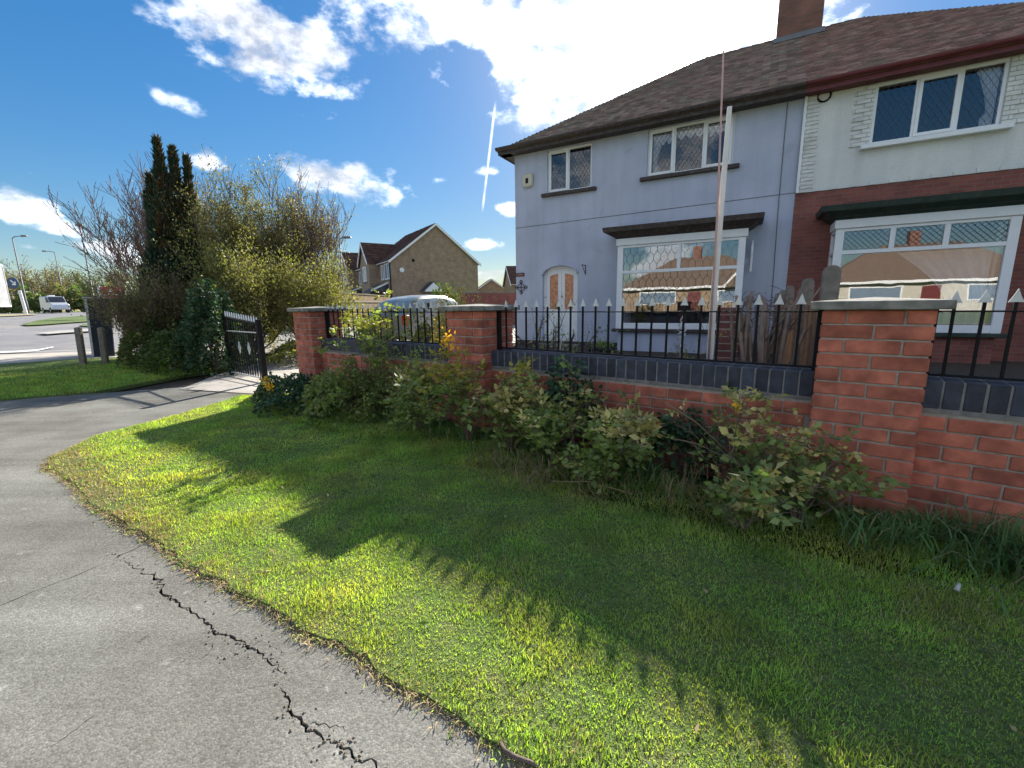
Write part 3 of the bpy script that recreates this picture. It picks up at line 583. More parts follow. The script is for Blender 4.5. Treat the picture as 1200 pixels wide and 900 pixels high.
# ================================================================ HOUSES
def wall_holes(mb, x0, x1, z0, z1, holes, y0, y1, mi=0):
    X = sorted({x0, x1, *[v for h in holes for v in h[:2]]}); Z = sorted({z0, z1, *[v for h in holes for v in h[2:4]]})
    X = [v for v in X if x0 <= v <= x1]; Z = [v for v in Z if z0 <= v <= z1]
    isin = lambda x, z: any(h[0] < x < h[1] and h[2] < z < h[3] for h in holes)
    for i in range(len(X) - 1):
        for j in range(len(Z) - 1):
            if isin((X[i] + X[i + 1]) / 2, (Z[j] + Z[j + 1]) / 2): continue
            for y in (y0, y1): mb.add([(X[i], y, Z[j]), (X[i + 1], y, Z[j]), (X[i + 1], y, Z[j + 1]), (X[i], y, Z[j + 1])], [(0, 1, 2, 3) if y == y0 else (3, 2, 1, 0)], mi)
    for h in holes:
        a, b, c, d = h[:4]; c2, d2 = max(c, z0), min(d, z1)
        if c2 >= d2: continue
        mb.add([(a, y0, c2), (a, y1, c2), (a, y1, d2), (a, y0, d2)], [(0, 1, 2, 3)], mi); mb.add([(b, y0, c2), (b, y1, c2), (b, y1, d2), (b, y0, d2)], [(3, 2, 1, 0)], mi)
        if d <= z1: mb.add([(a, y0, d), (b, y0, d), (b, y1, d), (a, y1, d)], [(0, 3, 2, 1)], mi)
        if c >= z0: mb.add([(a, y0, c), (b, y0, c), (b, y1, c), (a, y1, c)], [(0, 1, 2, 3)], mi)
    return mb
def ringframe(mb, x0, x1, z0, z1, t, y0, y1):
    mb.box(x0, x1, y0, y1, z0, z0 + t); mb.box(x0, x1, y0, y1, z1 - t, z1); mb.box(x0, x0 + t, y0, y1, z0 + t, z1 - t); mb.box(x1 - t, x1, y0, y1, z0 + t, z1 - t)
def leading(x0, x1, z0, z1, y, style, cx, cz, t=.0065, zlo=None):
    """came lattice inside a pane"""
    m = MB(); zl = z0 if zlo is None else zlo
    def seg(a, b):
        a = Vector(a); b = Vector(b); d = b - a
        if d.length < .01: return
        # clip to rectangle
        t0, t1 = 0., 1.
        for k, lo, hi in ((0, x0, x1), (1, zl, z1)):
            if abs(d[k]) < 1e-9:
                if not lo <= a[k] <= hi: return
            else:
                q0, q1 = (lo - a[k]) / d[k], (hi - a[k]) / d[k]; t0, t1 = max(t0, min(q0, q1)), min(t1, max(q0, q1))
        if t1 - t0 < .02: return
        p, q = a + d * t0, a + d * t1; nn = Vector((-d.y, d.x)).normalized() * t / 2
        P = [p - nn, q - nn, q + nn, p + nn]; m.prism([(v.x, v.y) for v in P], 'y', y - .003, y + .003)
    if style == 'diamond':
        n = int((x1 - x0) / cx) + int((z1 - zl) / cz) + 3
        for k in range(-n, n):
            seg((x0 + k * cx, zl), (x0 + k * cx + cx * 40, zl + cz * 40)); seg((x0 + k * cx, zl), (x0 + k * cx - cx * 40, zl + cz * 40))
    if style == 'honey':     # stretched honeycomb: short verticals joined by V's
        hv = cz * .5; hd = cz * .5; row = 0; z = z1
        while z > zl - cz:
            offx = (cx / 2) * (row % 2); k = 0
            for k in range(-1, int((x1 - x0) / cx) + 2):
                x = x0 + offx + k * cx
                seg((x, z), (x, z - hv)); seg((x, z - hv), (x - cx / 2, z - hv - hd)); seg((x, z - hv), (x + cx / 2, z - hv - hd))
            z -= cz; row += 1
    return m
def casement(parent, x0, x1, z0, z1, y, lights, glass, lead=None, sill=None, sillm=None, fr=.05, curtains=()):
    """uPVC window; lights = [(xa, xb, opener?)]"""
    m = MB(); ringframe(m, x0, x1, z0, z1, fr, y, y + .06)
    for i in range(len(lights) - 1):
        xm = lights[i][1]; m.box(xm - fr / 2, xm + fr / 2, y + .001, y + .059, z0 + fr, z1 - fr)
    W = m.build('window', K['white'], parent, bevel=.004)
    for i, (xa, xb, op) in enumerate(lights):
        a = x0 + fr if i == 0 else xa + fr / 2; b = x1 - fr if i == len(lights) - 1 else xb - fr / 2; c, d = z0 + fr, z1 - fr
        if op:
            q = MB(); ringframe(q, a - .01, b + .01, c - .01, d + .01, .055, y - .018, y + .03); q.build('sash', K['white'], W, bevel=.004); a += .045; b -= .045; c += .045; d -= .045
        MB().box(a, b, y + .02, y + .026, c, d).build('pane', glass, W)
        if lead: mm = leading(a, b, c, d, y + .016, *lead); mm.build('leading', K['lead'], W, fix=False)
        for cu in curtains:
            if cu[0] == i: curtain(W, a, b, c, d, y + .14, cu[1])
    if sill: MB().box(x0 - .14, x1 + .14, y - .16, y + .02, z0 - .085, z0 - .004).build('sill', sillm, W, bevel=.008)
    return W
def curtain(W, a, b, c, d, y, kind):
    V = []; Fa = []
    if kind == 'swag':      # scalloped valance
        n = 60; 
        for i in range(n + 1):
            u = i / n; x = a + (b - a) * u; sc = .13 + .10 * abs(math.sin(u * math.pi * 3)) ; yy = y + .012 * math.sin(u * 60)
            V += [(x, yy, d + .02), (x, yy, d - sc)]
    else:                   # drape gathered to one side
        n = 40; left = kind == 'left'
        nz_ = 12
        for j in range(nz_ + 1):
            v = j / nz_; wd = (b - a) * (.62 - .38 * math.sin(min(1, v * 1.25) * math.pi / 2) + (.12 if v > .8 else 0))
            for i in range(n + 1):
                u = i / n; x = a + wd * u if left else b - wd * u; V.append((x, y + .03 * math.sin(u * 34 + v), d - (d - c) * v))
        for j in range(nz_):
            for i in range(n): q = j * (n + 1) + i; Fa.append((q, q + 1, q + n + 2, q + n + 1))
    if kind == 'swag': Fa = [(2 * i, 2 * i + 1, 2 * i + 3, 2 * i + 2) for i in range(n)]
    MB().add(V, Fa).build('net_curtain', K['curtain'], W, smooth=True, fix=False)
def bay(parent, x0, x1, lightsx, zt0, leadstyle, glass, basem, sillm, trimm, leadlow=None):
    """square bay: base, posts, fascia, top lights over one broad pane; z from the ground"""
    pr = .6; y = -pr
    z_s, z_b, z_tr, z_f0, z_f1, z_c = .52, .62, zt0, 2.47, 2.63, 2.87
    B = MB().box(x0 + .05, x1 - .05, y + .04, -.002, -.1, z_s - .075).build('bay_base', basem, parent)
    MB().box(x0 - .08, x1 + .08, y - .07, -.003, z_s - .072, z_s).build('bay_sill', sillm, parent, bevel=.01)
    m = MB(); t = .085
    m.box(x0, x0 + t * 1.6, y, y + .09, z_s + .002, z_f0); m.box(x1 - t * 1.6, x1, y, y + .09, z_s + .002, z_f0)
    for (xa, xb) in ((x0 + .002, x0 + .09), (x1 - .09, x1 - .002)): m.box(xa, xb, -.1, -.004, z_s + .002, z_f0); m.box(xa, xb, y + .091, -.101, z_s + .002, z_s + .07); m.box(xa, xb, y + .091, -.101, z_f0 - .06, z_f0); m.box(xa, xb, y + .091, -.101, z_tr - .03, z_tr + .03)
    a, b = x0 + t * 1.6, x1 - t * 1.6
    m.box(a, b, y + .003, y + .085, z_s + .003, z_b + .04); m.box(a, b, y + .003, y + .085, z_tr - .035, z_tr + .035); m.box(a, b, y + .003, y + .085, z_f0 - .055, z_f0)
    for xm in lightsx: m.box(xm - .04, xm + .04, y + .004, y + .084, z_tr + .035, z_f0 - .055)
    W = m.build('bay_window', K['white'], parent, bevel=.005)
    xs_ = [a] + list(lightsx) + [b]
    for i in range(len(xs_) - 1):
        xa = xs_[i] + (.04 if i else 0); xb = xs_[i + 1] - (.04 if i < len(xs_) - 2 else 0)
        MB().box(xa, xb, y + .04, y + .046, z_tr + .035, z_f0 - .055).build('pane', glass, W)
        leading(xa, xb, z_tr + .035, z_f0 - .055, y + .034, *leadstyle).build('leading', K['lead'], W, fix=False)
    MB().box(a, b, y + .04, y + .046, z_b + .04, z_tr - .035).build('pane', glass, W)
    if leadlow: leading(a, b, z_b + .04, z_tr - .035, y + .034, *leadlow[:4], zlo=leadlow[4]).build('leading', K['lead'], W, fix=False)
    for xx in (x0 + .045, x1 - .051):
        MB().box(xx, xx + .006, y + .09, -.1, z_s + .07, z_tr - .03).build('pane', glass, W); MB().box(xx, xx + .006, y + .09, -.1, z_tr + .03, z_f0 - .06).build('pane', glass, W)
    MB().box(x0 - .03, x1 + .03, y - .035, -.005, z_f0 + .002, z_f1).build('bay_fascia', K['white'], parent, bevel=.006)
    # moulded cornice, splayed at both ends
    e_ = .26; prof = [(0, z_f1 + .002), (.06, z_f1 + .05), (.09, z_f1 + .055), (.17, z_f1 + .13), (.25, z_f1 + .14), (.27, z_c), (.20, z_c + .015)]
    V = []; n = len(prof)
    for (o_, z) in prof: V += [(x0 - .03 - o_, 0, z), (x0 - .03 - o_, y - .035 - o_, z), (x1 + .03 + o_, y - .035 - o_, z), (x1 + .03 + o_, 0, z)]
    Fa = []
    for i in range(n - 1):
        for k in range(3): Fa.append((4 * i + k, 4 * i + k + 1, 4 * i + 4 + k + 1, 4 * i + 4 + k))
    Fa += [(0, 1, 2, 3), tuple(4 * (n - 1) + k for k in range(4)), tuple(4 * i for i in range(n)), tuple(4 * i + 3 for i in range(n))]
    MB().add(V, Fa).build('bay_roof', trimm, parent); return W
def tiles(name, parent, m, o, ux, up, nrm, W, Hh, xl, xr, tw=.165, gauge=.10, th=.012, seed=1):
    """plain tiles: one real mesh; row limits xl(v), xr(v) clip to hips"""
    rr = np.random.default_rng(seed); V = []; Fa = []; R = []; ux, up, nrm = map(lambda q: np.array(q, float), (ux, up, nrm)); o = np.array(o, float)
    rows = int(Hh / gauge)
    for j in range(rows + 1):
        v = j * gauge; a, b = xl(v), xr(v); x = a + (-tw / 2 if j % 2 else 0)
        while x < b:
            x0, x1 = max(x, a), min(x + tw - .003, b)
            if x1 - x0 > .02:
                l0 = th * (1.6 + rr.random() * .9); v1 = v + gauge * 1.25; n = len(V)
                if v1 > Hh: v1 = Hh
                P = [o + ux * x0 + up * v + nrm * l0, o + ux * x1 + up * v + nrm * (l0 + (rr.random() - .5) * .004), o + ux * x1 + up * v1 + nrm * .004, o + ux * x0 + up * v1 + nrm * .004, o + ux * x0 + up * v, o + ux * x1 + up * v]
                V += [tuple(p) for p in P]; Fa += [(n, n + 1, n + 2, n + 3), (n + 4, n + 5, n + 1, n)]; q = rr.random(); R += [q, q * .5]
            x += tw
    me = fastmesh(name, V, Fa, [0] * len(Fa), [m], R); ob = bpy.data.objects.new(name, me); COL.objects.link(ob); ob.parent = parent; return ob
EZ = 4.05 + 1.10                 # soffit height
RZ = 7.12 + 1.10                 # ridge
SP = .67                         # party line
def house_left():
    o = empty('rendered_house', HP(0, 0), AH, 'pale grey-blue rendered half of the semi-detached pair with arched door', 'house')
    xl, xr, dep = -5.93, SP, 8.4
    dz = 1.10; D0, D1 = -5.1, -4.07
    holes = [(-4.96, -3.74, 2.93 + dz, 3.99 + dz), (-2.38, -.55, 2.97 + dz, 4.01 + dz), (D0, D1, -.2, 1.06 + dz), (-2.7, -.3, .45, 2.6)]
    m = MB(); wall_holes(m, xl, xr, -.3, EZ, holes, 0, .28)
    m.box(xl, xl + .28, .281, dep, -.3, EZ); m.box(xr - .12, xr, .281, dep, -.3, EZ); m.box(xl + .281, xr - .121, dep - .28, dep, -.3, EZ)
    m.build('wall', K['render'], o)
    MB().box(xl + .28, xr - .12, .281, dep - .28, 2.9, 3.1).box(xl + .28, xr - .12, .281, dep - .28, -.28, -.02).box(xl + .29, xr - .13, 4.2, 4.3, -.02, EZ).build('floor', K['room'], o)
    # thin string course, slightly sagging like the cable along it
    MB().add([(xl, -.006, 3.235), (xr, -.006, 3.335), (xr, -.006, 3.350), (xl, -.006, 3.250), (xl, .01, 3.235), (xr, .01, 3.335), (xr, .01, 3.350), (xl, .01, 3.250)], [(0, 1, 2, 3), (0, 4, 5, 1), (3, 2, 6, 7)]).build('string_course', K['galv'], o)
    MB().tube([(.38, -.012, EZ), (.385, -.012, 3.3), (.42, -.012, 1.3), (.42, -.012, 0)], .008, 5).build('wall_cable', K['galv'], o)
    casement(o, -4.96, -3.74, 2.93 + dz, 3.99 + dz, .06, [(-4.96, -4.38, True), (-4.38, -3.74, False)], K['glass'], ('diamond', .10, .15, .005), True, K['darktrim'])
    casement(o, -2.38, -.55, 2.97 + dz, 4.01 + dz, .06, [(-2.38, -1.78, True), (-1.78, -1.16, False), (-1.16, -.55, True)], K['glass'], ('diamond', .10, .15, .005), True, K['darktrim'], curtains=[(0, 'left'), (0, 'swag'), (1, 'swag'), (2, 'swag')])
    bay(o, -2.86, -.16, [-1.47], .79 + dz - .03, ('honey', .155, .20), K['glassbay'], K['render'], K['darktrim'], K['darktrim'], ('honey', .155, .20, .008, 1.2))
    # open top hung light on the right return of the bay
    q = MB(); ringframe(q, -.3, .3, -.26, .26, .05, -.02, .02); q.build('open_sash', K['white'], o, loc=(-.03, -.33, 2.1), rot=(0, math.radians(-20), math.pi / 2))
    # arched doorway
    n = 16; sp, tp = .80 + dz, 1.06 + dz; cx = (D0 + D1) / 2; hw = (D1 - D0) / 2
    arc = [(cx + hw * math.cos(math.pi * i / n), sp + (tp - sp) * math.sin(math.pi * i / n)) for i in range(n + 1)]
    mm = MB()
    for i in range(n):
        (xa, za), (xb, zb) = arc[i], arc[i + 1]; mm.add([(xa, 0, za), (xb, 0, zb), (xb, 0, tp), (xa, 0, tp), (xa, .28, za), (xb, .28, zb)], [(0, 1, 2, 3), (0, 4, 5, 1)])
    mm.build('arch_head', K['render'], o)
    h = MB(); h.tube([(x, -.02, z + .015) for x, z in arc], .028, 6); h.build('arch_moulding', K['render'], o, smooth=True)
    fr = MB(); hw2 = hw - .07
    arc2 = [(cx + hw2 * math.cos(math.pi * i / n), sp + (tp - sp - .07) * math.sin(math.pi * i / n)) for i in range(n + 1)]
    for i in range(n):
        P = [arc[i], arc[i + 1], arc2[i + 1], arc2[i]]; fr.prism(P, 'y', .10, .17)
    fr.box(D0, D0 + .07, .10, .17, 0, sp); fr.box(D1 - .07, D1, .10, .17, 0, sp); F_ = fr.build('door_frame', K['white'], o)
    for sg in (0, 1):
        a, b = (D0 + .071, cx - .004) if sg == 0 else (cx + .004, D1 - .071); A_ = a + .10, b - .10
        dd = MB(); n2 = 10
        def ztop(x): return sp + (tp - sp - .075) * math.sqrt(max(0, 1 - ((x - cx) / hw2) ** 2))
        X = [a + (b - a) * i / n2 for i in range(n2 + 1)]
        dd.prism([(a, .05)] + [(b, .05)] + [(x, ztop(x)) for x in reversed(X)], 'y', .125, .165); D_ = dd.build('door', K['white'], o)
        gx = [A_[0] + (A_[1] - A_[0]) * i / 8 for i in range(9)]
        MB().prism([(A_[0], 1.0)] + [(A_[1], 1.0)] + [(x, ztop(x) - .13) for x in reversed(gx)], 'y', .112, .124).build('door_pane', K['orange'], D_)
        MB().box(A_[0], A_[1], .115, .124, .2, .85).build('door_panel', K['white'], D_, bevel=.01)
    MB().box(D0 - .1, D1 + .1, -.25, .3, -.1, .05).build('doorstep', K['cap'], o, bevel=.01)
    MB().box(xl - .002, xl + 6, -.012, 0, -.1, .12).build('plinth', K['darktrim'], o)
    # roof: hipped at the left end
    roof(o, xl, SP, 'left', K['tile'], K['darktrim'], K['darktrim'])
    return o
OV = .33
def roof(o, xl, xr, hip, tm, fm, sm):
    dep = 8.4; run = dep / 2 + OV; ez = EZ + .02; rise = RZ - ez; sl = math.hypot(run, rise); up = (0, run / sl, rise / sl); nr_ = (0, -rise / sl, run / sl); cs = run / sl
    e0, e1 = (xl - OV, xr) if hip == 'left' else (xl, xr + OV)
    XL = (lambda v: e0 + v * cs) if hip == 'left' else (lambda v: e0); XR = (lambda v: e1 - v * cs) if hip == 'right' else (lambda v: e1)
    # deck
    A = XL(sl), XR(sl); yb = dep + OV
    V = [(e0, -OV, ez), (e1, -OV, ez), (A[1], dep / 2, RZ), (A[0], dep / 2, RZ), (e0, yb, ez), (e1, yb, ez)]
    Fa = [(0, 1, 2, 3), (5, 4, 3, 2)] + ([(4, 0, 3)] if hip == 'left' else [(1, 5, 2)])
    MB().add(V, Fa).build('roof', K['brownroof'], o, fix=True)
    tl = tiles('roof_tiles', o, tm, (0, -OV - .03, ez + .015), (1, 0, 0), up, nr_, 0, sl, XL, XR, seed=3 if hip == 'left' else 4); tl['kind'] = 'stuff'
    # side hip tiles
    if hip == 'left':
        t2 = tiles('roof_tiles', o, tm, (e0 - .03, dep / 2, ez + .015), (0, -1, 0), (run / sl, 0, rise / sl), (-rise / sl, 0, run / sl), 0, sl, lambda v: -(run - v * cs), lambda v: (run - v * cs), seed=6)
        t2['kind'] = 'stuff'
    # soffit, fascia, gutter
    MB().box(e0 + .02, e1 - (.02 if hip == 'right' else 0), -OV + .03, -.002, EZ - .03, EZ + .002).build('soffit', sm, o)
    MB().box(e0, e1, -OV, -OV + .028, EZ - .05, EZ + .13).build('fascia', fm, o)
    g = MB(); pr = [(-OV - .002 - .055 + .055 * math.cos(math.pi + math.pi * i / 8), EZ + .10 + .06 * math.sin(math.pi + math.pi * i / 8)) for i in range(9)]
    g.prism(pr + [(p[0], p[1] + .012) for p in reversed(pr)], 'x', e0 - .03, e1); g.build('gutter', fm, o)
    if hip == 'left': MB().box(e0, e0 + .028, -OV + .03, dep + OV, EZ - .05, EZ + .13).build('fascia', fm, o); MB().box(e0 + .03, xl - .002, -OV + .03, dep, EZ - .03, EZ + .001).build('soffit', sm, o)
    # ridge and hip tiles
    def course(p, q, n0=None):
        p = Vector(p); q = Vector(q); L_ = (q - p).length; n_ = int(L_ / .30); dr_ = (q - p).normalized(); me0 = None
        for i in range(n_):
            if me0 is None:
                m = MB(); pts = [(0, 0, 0), (.305, 0, .012)]
                P = [(.12 * math.cos(math.pi * k / 8), .045 * math.sin(math.pi * k / 8)) for k in range(9)]
                m.add([(0, a, b + .012) for a, b in P] + [(.31, a * .92, b * .92 + .004) for a, b in P] + [(0, a * .85, b * .8) for a, b in P], [(k, k + 1, 10 + k, 9 + k) for k in range(8)] + [(18 + k, 19 + k, k + 1, k) for k in range(8)])
                ob = m.build('ridge_tile', K['ridge'], o, smooth=False, fix=False); me0 = ob.data
            else: ob = bpy.data.objects.new('ridge_tile', me0); COL.objects.link(ob); ob.parent = o
            ob.location = p + dr_ * (i * .30) + Vector((0, 0, .0)); ob.rotation_euler = dr_.to_track_quat('X', 'Z').to_euler(); ob.rotation_euler.x += random.uniform(-.05, .05)
    course((A[0] + .05, dep / 2, RZ - .02), (A[1], dep / 2, RZ - .02))
    if hip == 'left': course((e0 + .05, -OV + .05, ez), (A[0], dep / 2, RZ - .02))
    else: course((e1 - .05, -OV + .05, ez), (A[1], dep / 2, RZ - .02))
def house_right():
    o = empty('brick_house', HP(0, 0), AH, 'right half of the pair with red brick ground floor and white rendered upper floor', 'house')
    xl, xr, dep = SP, 6.2, 8.4; dz = 1.10; zb = 2.22 + dz
    holes = [(1.79, 3.57, 2.95 + dz, 4.01 + dz), (1.6, 3.9, .45, 2.6), (4.75, 5.6, -.2, 2.1), (4.6, 5.6, 4.0, 5.05)]
    m = MB(); wall_holes(m, xl + .001, xr, -.3, zb, [h for h in holes if h[2] < zb], -.012, .27); m.box(xl + .001, xl + .11, .271, dep, -.3, zb); m.box(xr - .28, xr, .271, dep, -.3, zb); m.box(xl + .111, xr - .281, dep - .28, dep, -.3, zb); m.build('brick_wall', K['hbrick'], o)
    m = MB(); wall_holes(m, xl + .001, xr, zb, EZ, [h for h in holes if h[3] > zb and h[2] > zb], -.03, .27); m.box(xl + .001, xl + .11, .271, dep, zb, EZ); m.box(xr - .28, xr, .271, dep, zb, EZ); m.box(xl + .111, xr - .281, dep - .28, dep, zb, EZ); m.build('rendered_wall', K['whiterender'], o)
    MB().add([(xl, -.03, zb), (xr, -.03, zb), (xr, 0, zb), (xl, 0, zb)], [(0, 1, 2, 3)]).build('render_edge', K['whiterender'], o)
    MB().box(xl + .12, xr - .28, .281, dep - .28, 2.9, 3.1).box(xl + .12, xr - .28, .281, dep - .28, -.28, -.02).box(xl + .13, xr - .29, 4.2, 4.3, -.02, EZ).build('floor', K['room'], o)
    # painted brick quoins: toothed in and out every course
    q = MB(); z = zb + .02; k = 0
    def teeth(x0, sgn, z0, z1, short, long_):
        z = z0; k = 0
        while z < z1 - .02:
            ln = long_ if k % 2 else short; a, b = (x0, x0 + sgn * ln); q.box(min(a, b), max(a, b), -.052, -.031, z, min(z + .072, z1)); z += .075; k += 1
    teeth(xl + .002, 1, zb + .0, EZ - .03, .16, .27); teeth(1.785, -1, 3.98, EZ - .03, .13, .30); teeth(3.575, 1, 3.98, EZ - .03, .13, .30)
    q.build('quoins', K['quoin'], o)['kind'] = 'stuff'
    q = MB(); x = xl + .3
    while x < xr: q.box(x, x + .10, -.045, -.031, zb + .001, zb + .06 + random.uniform(0, .03)); x += .3
    q.build('render_drip', K['whiterender'], o)['kind'] = 'stuff'
    MB().box(xl - .0, xl + .05, -.075, -.053, zb, EZ - .03).build('corner_trim', K['white'], o)
    casement(o, 1.79, 3.57, 2.95 + dz, 4.01 + dz, -.005, [(1.79, 2.41, False), (2.41, 3.0, True), (3.0, 3.57, False)], K['glass'], ('diamond', .10, .16, .005), True, K['white'], curtains=[(2, 'right')])
    MB().box(4.6, 5.6, .05, .11, 4.0, 5.05).build('window', K['white'], o); MB().box(4.75, 5.6, .05, .11, -.2, 2.1).build('door', K['white'], o)
    bay(o, 1.36, 3.86, [2.22, 2.96], .95 + dz - .02, ('diamond', .088, .088), K['glassbay'], K['hbrick'], K['greentrim'], K['greentrim'])
    W = [c for c in o.children if c.name.startswith('bay_window')][0]; curtain(W, 1.6, 3.7, .66, 2.0, -.25, 'right')
    # dark ring on the wall
    n = 24; MB().tube([(.99 + .105 * math.cos(2 * math.pi * i / n), -.05, 5.10 + .105 * math.sin(2 * math.pi * i / n)) for i in range(n + 1)], .016, 6, cap=False).build('wall_ring', K['iron'], o, smooth=True, loc=(0, 0, -.02))
    roof(o, xl, xr, 'right', K['tile_red'], K['maroon'], K['maroon'])
    # chimney on the ridge over the party wall
    c = MB(); c.box(.10, 1.12, 3.75, 4.65, RZ - .5, RZ + 1.75); C_ = c.build('chimney', K['chim'], o, bevel=.01)
    MB().box(.04, 1.18, 3.69, 4.71, RZ + 1.75, RZ + 1.86).build('chimney_cap', K['chim'], C_, bevel=.01)
    MB().add([(.04, 3.60, RZ - .32), (1.18, 3.60, RZ - .32), (1.18, 3.735, RZ - .14), (.04, 3.735, RZ - .14), (.04, 3.74, RZ - .5), (1.18, 3.74, RZ - .5)], [(0, 1, 2, 3), (1, 5, 2), (0, 3, 4)]).build('lead_flashing', K['galv'], C_)
    for x in (.38, .85):
        MB().tube([(x, 4.2, RZ + 1.85), (x, 4.2, RZ + 2.15), (x, 4.2, RZ + 2.2)], [.13, .11, .13], 12).build('chimney_pot', K['chim'], C_)
    return o
HL = house_left(); HR = house_right()
# things fixed to the rendered house
hl = lambda n, x, z, lab, cat: empty(n, HP(x, -.005, z), AH, lab, cat)
o = hl('alarm_box', -5.51, 4.43, 'small cream alarm box high on the rendered wall beside the first window', 'alarm box')
MB().box(-.15, .15, -.08, 0, -.17, .17).build('cover', K['alarm'], o, bevel=.03); MB().box(-.05, .03, -.086, -.081, -.08, .05).build('badge', K['iron'], o)
o = hl('house_nameplate', -5.79, 1.97, 'small brown nameplate on the wall left of the arched door', 'nameplate'); MB().box(-.13, .13, -.02, 0, -.05, .05).build('plate', K['plaque'], o, bevel=.006)
MB().box(-.09, .09, -.0235, -.021, -.006, .006).build('lettering_line', K['stone'], o)
o = hl('wall_ornament', -5.76, 1.62, 'dark wrought iron star ornament under the nameplate', 'ornament'); m = MB()
for k in range(4):
    a = math.pi / 2 * k; c_, s_ = math.cos(a), math.sin(a); m.tube([(0, -.02, 0), (.09 * c_, -.02, .09 * s_), (.2 * c_, -.02, .2 * s_)], .009, 5)
    cc_ = Vector((.15 * c_, 0, .15 * s_)); m.tube([(cc_.x + .045 * math.cos(t * .7), -.02, cc_.z + .045 * math.sin(t * .7)) for t in range(10)], .007, 5)
m.tube([(.11 * math.cos(math.pi / 4 * k), -.02, .11 * math.sin(math.pi / 4 * k)) for k in range(9)], .008, 5)
m.build('scrolls', K['iron'], o)
o = hl('wall_bracket', -3.86, 2.02, 'small black hanging basket bracket right of the arched door', 'bracket'); m = MB()
m.tube([(0, 0, .12), (0, 0, -.14)], .01, 5).tube([(0, 0, .1), (-.0, -.3, .1)], .009, 5).tube([(0, 0, -.12), (0, -.28, .1)], .008, 5); m.build('arm', K['iron'], o)
# ================================================================ PLANT BUILDERS
def branchy(base, dirs, length, rad, depth, spread, segs=4, kids=4, shrink=.62, gravity=0., jit=.16, rs=None, up=.15):
    """returns (list of polylines with radii, list of (tip, dir, level))"""
    rs = rs or random; out = []; tips = []
    def go(p, d, L_, r, lev):
        pts = [p.copy()]; rr = [r]; q = p.copy(); dd = d.copy()
        for i in range(segs):
            dd = (dd + Vector((rs.gauss(0, jit), rs.gauss(0, jit), rs.gauss(0, jit) + up * .3 - gravity * (i + 1) / segs))).normalized(); q = q + dd * L_ / segs; pts.append(q.copy()); rr.append(max(r * (1 - .75 * (i + 1) / segs), .0012))
            if lev < depth or i >= 1: tips.append((q.copy(), dd.copy(), lev))
        out.append((pts, rr, lev))
        if lev < depth:
            for k in range(kids):
                t = rs.uniform(.3, 1.0); i = min(int(t * segs), segs - 1); b = pts[i].lerp(pts[i + 1], t * segs - i)
                a = Vector((rs.gauss(0, 1), rs.gauss(0, 1), rs.gauss(0, 1))); a = (a - dd * a.dot(dd)).normalized()
                go(b, (dd + a * spread + Vector((0, 0, up))).normalized(), L_ * shrink * rs.uniform(.7, 1.15), max(rr[i] * .55, .0012), lev + 1)
    for d in dirs: go(Vector(base), Vector(d).normalized(), length * rs.uniform(.75, 1.1), rad * rs.uniform(.7, 1.1), 0)
    return out, tips
def tubes(lines, rmin=.0, sides=(6, 5, 4, 3, 3)):
    m = MB()
    for pts, rr, lev in lines: m.tube(pts, [max(r, rmin) for r in rr], sides[min(lev, 4)], cap=False)
    return m
def tipleaves(tips, n, size, spread, upb=.3, ratio=.5, jit=.3):
    k = rng.integers(0, len(tips), n); P = np.array([tuple(tips[i][0]) for i in k]); D = np.array([tuple(tips[i][1]) for i in k])
    P = P + rng.normal(0, spread, (n, 3)); A = D * .5 + rng.normal(0, .6, (n, 3)); A[:, 2] += upb
    L_ = size * (.6 + .8 * rng.random(n)); return P, A, L_, L_ * ratio, k
def dirs_up(n, tilt, rs=random, bias=(0, 0)):
    r = []
    for k in range(n):
        a = 2 * math.pi * (k + rs.random()) / n; t = tilt * (.3 + .7 * rs.random()); r.append((math.cos(a) * t + bias[0], math.sin(a) * t + bias[1], 1))
    return r
def shrub(name, label, cat, loc, h, tilt, stems, nl, lsize, lm, tipm, seed, tipfrac=.2, twm=None, kids=4, depth=2, ratio=.5, spread=.02, group=None, rad=.006, topz=.75, bias=(0, 0), grav=.05, jit=.16, leafpart='foliage', up=.15, shrink=.62, third=None):
    rs = random.Random(seed); o = empty(name, loc, 0, label, cat, group)
    lines, tips = branchy((0, 0, 0), dirs_up(stems, tilt, rs, bias), h * .62, rad, depth, .8, 4, kids, shrink, grav, jit, rs, up)
    tubes(lines).build('stems', twm or K['twig'], o, fix=False)
    good = [t for t in tips if t[0].z > h * .12 * (1 if nl > 0 else 0)] or tips
    if nl:
        zs = sorted(t[0].z for t in good); zc = zs[int(len(zs) * topz)] if zs else 0
        P, A, L_, W_, k = tipleaves(good, nl, lsize, spread, ratio=ratio)
        mi = ((P[:, 2] > zc) & (rng.random(nl) < tipfrac * 2.2)).astype(int); mi |= (rng.random(nl) < tipfrac * .25).astype(int)
        mats = [lm, tipm or lm]
        if third: mats.append(third); mi = np.where(rng.random(nl) < .12, 2, mi)
        leaves(leafpart, P, A, L_, W_, mi, mats, o)
    return o
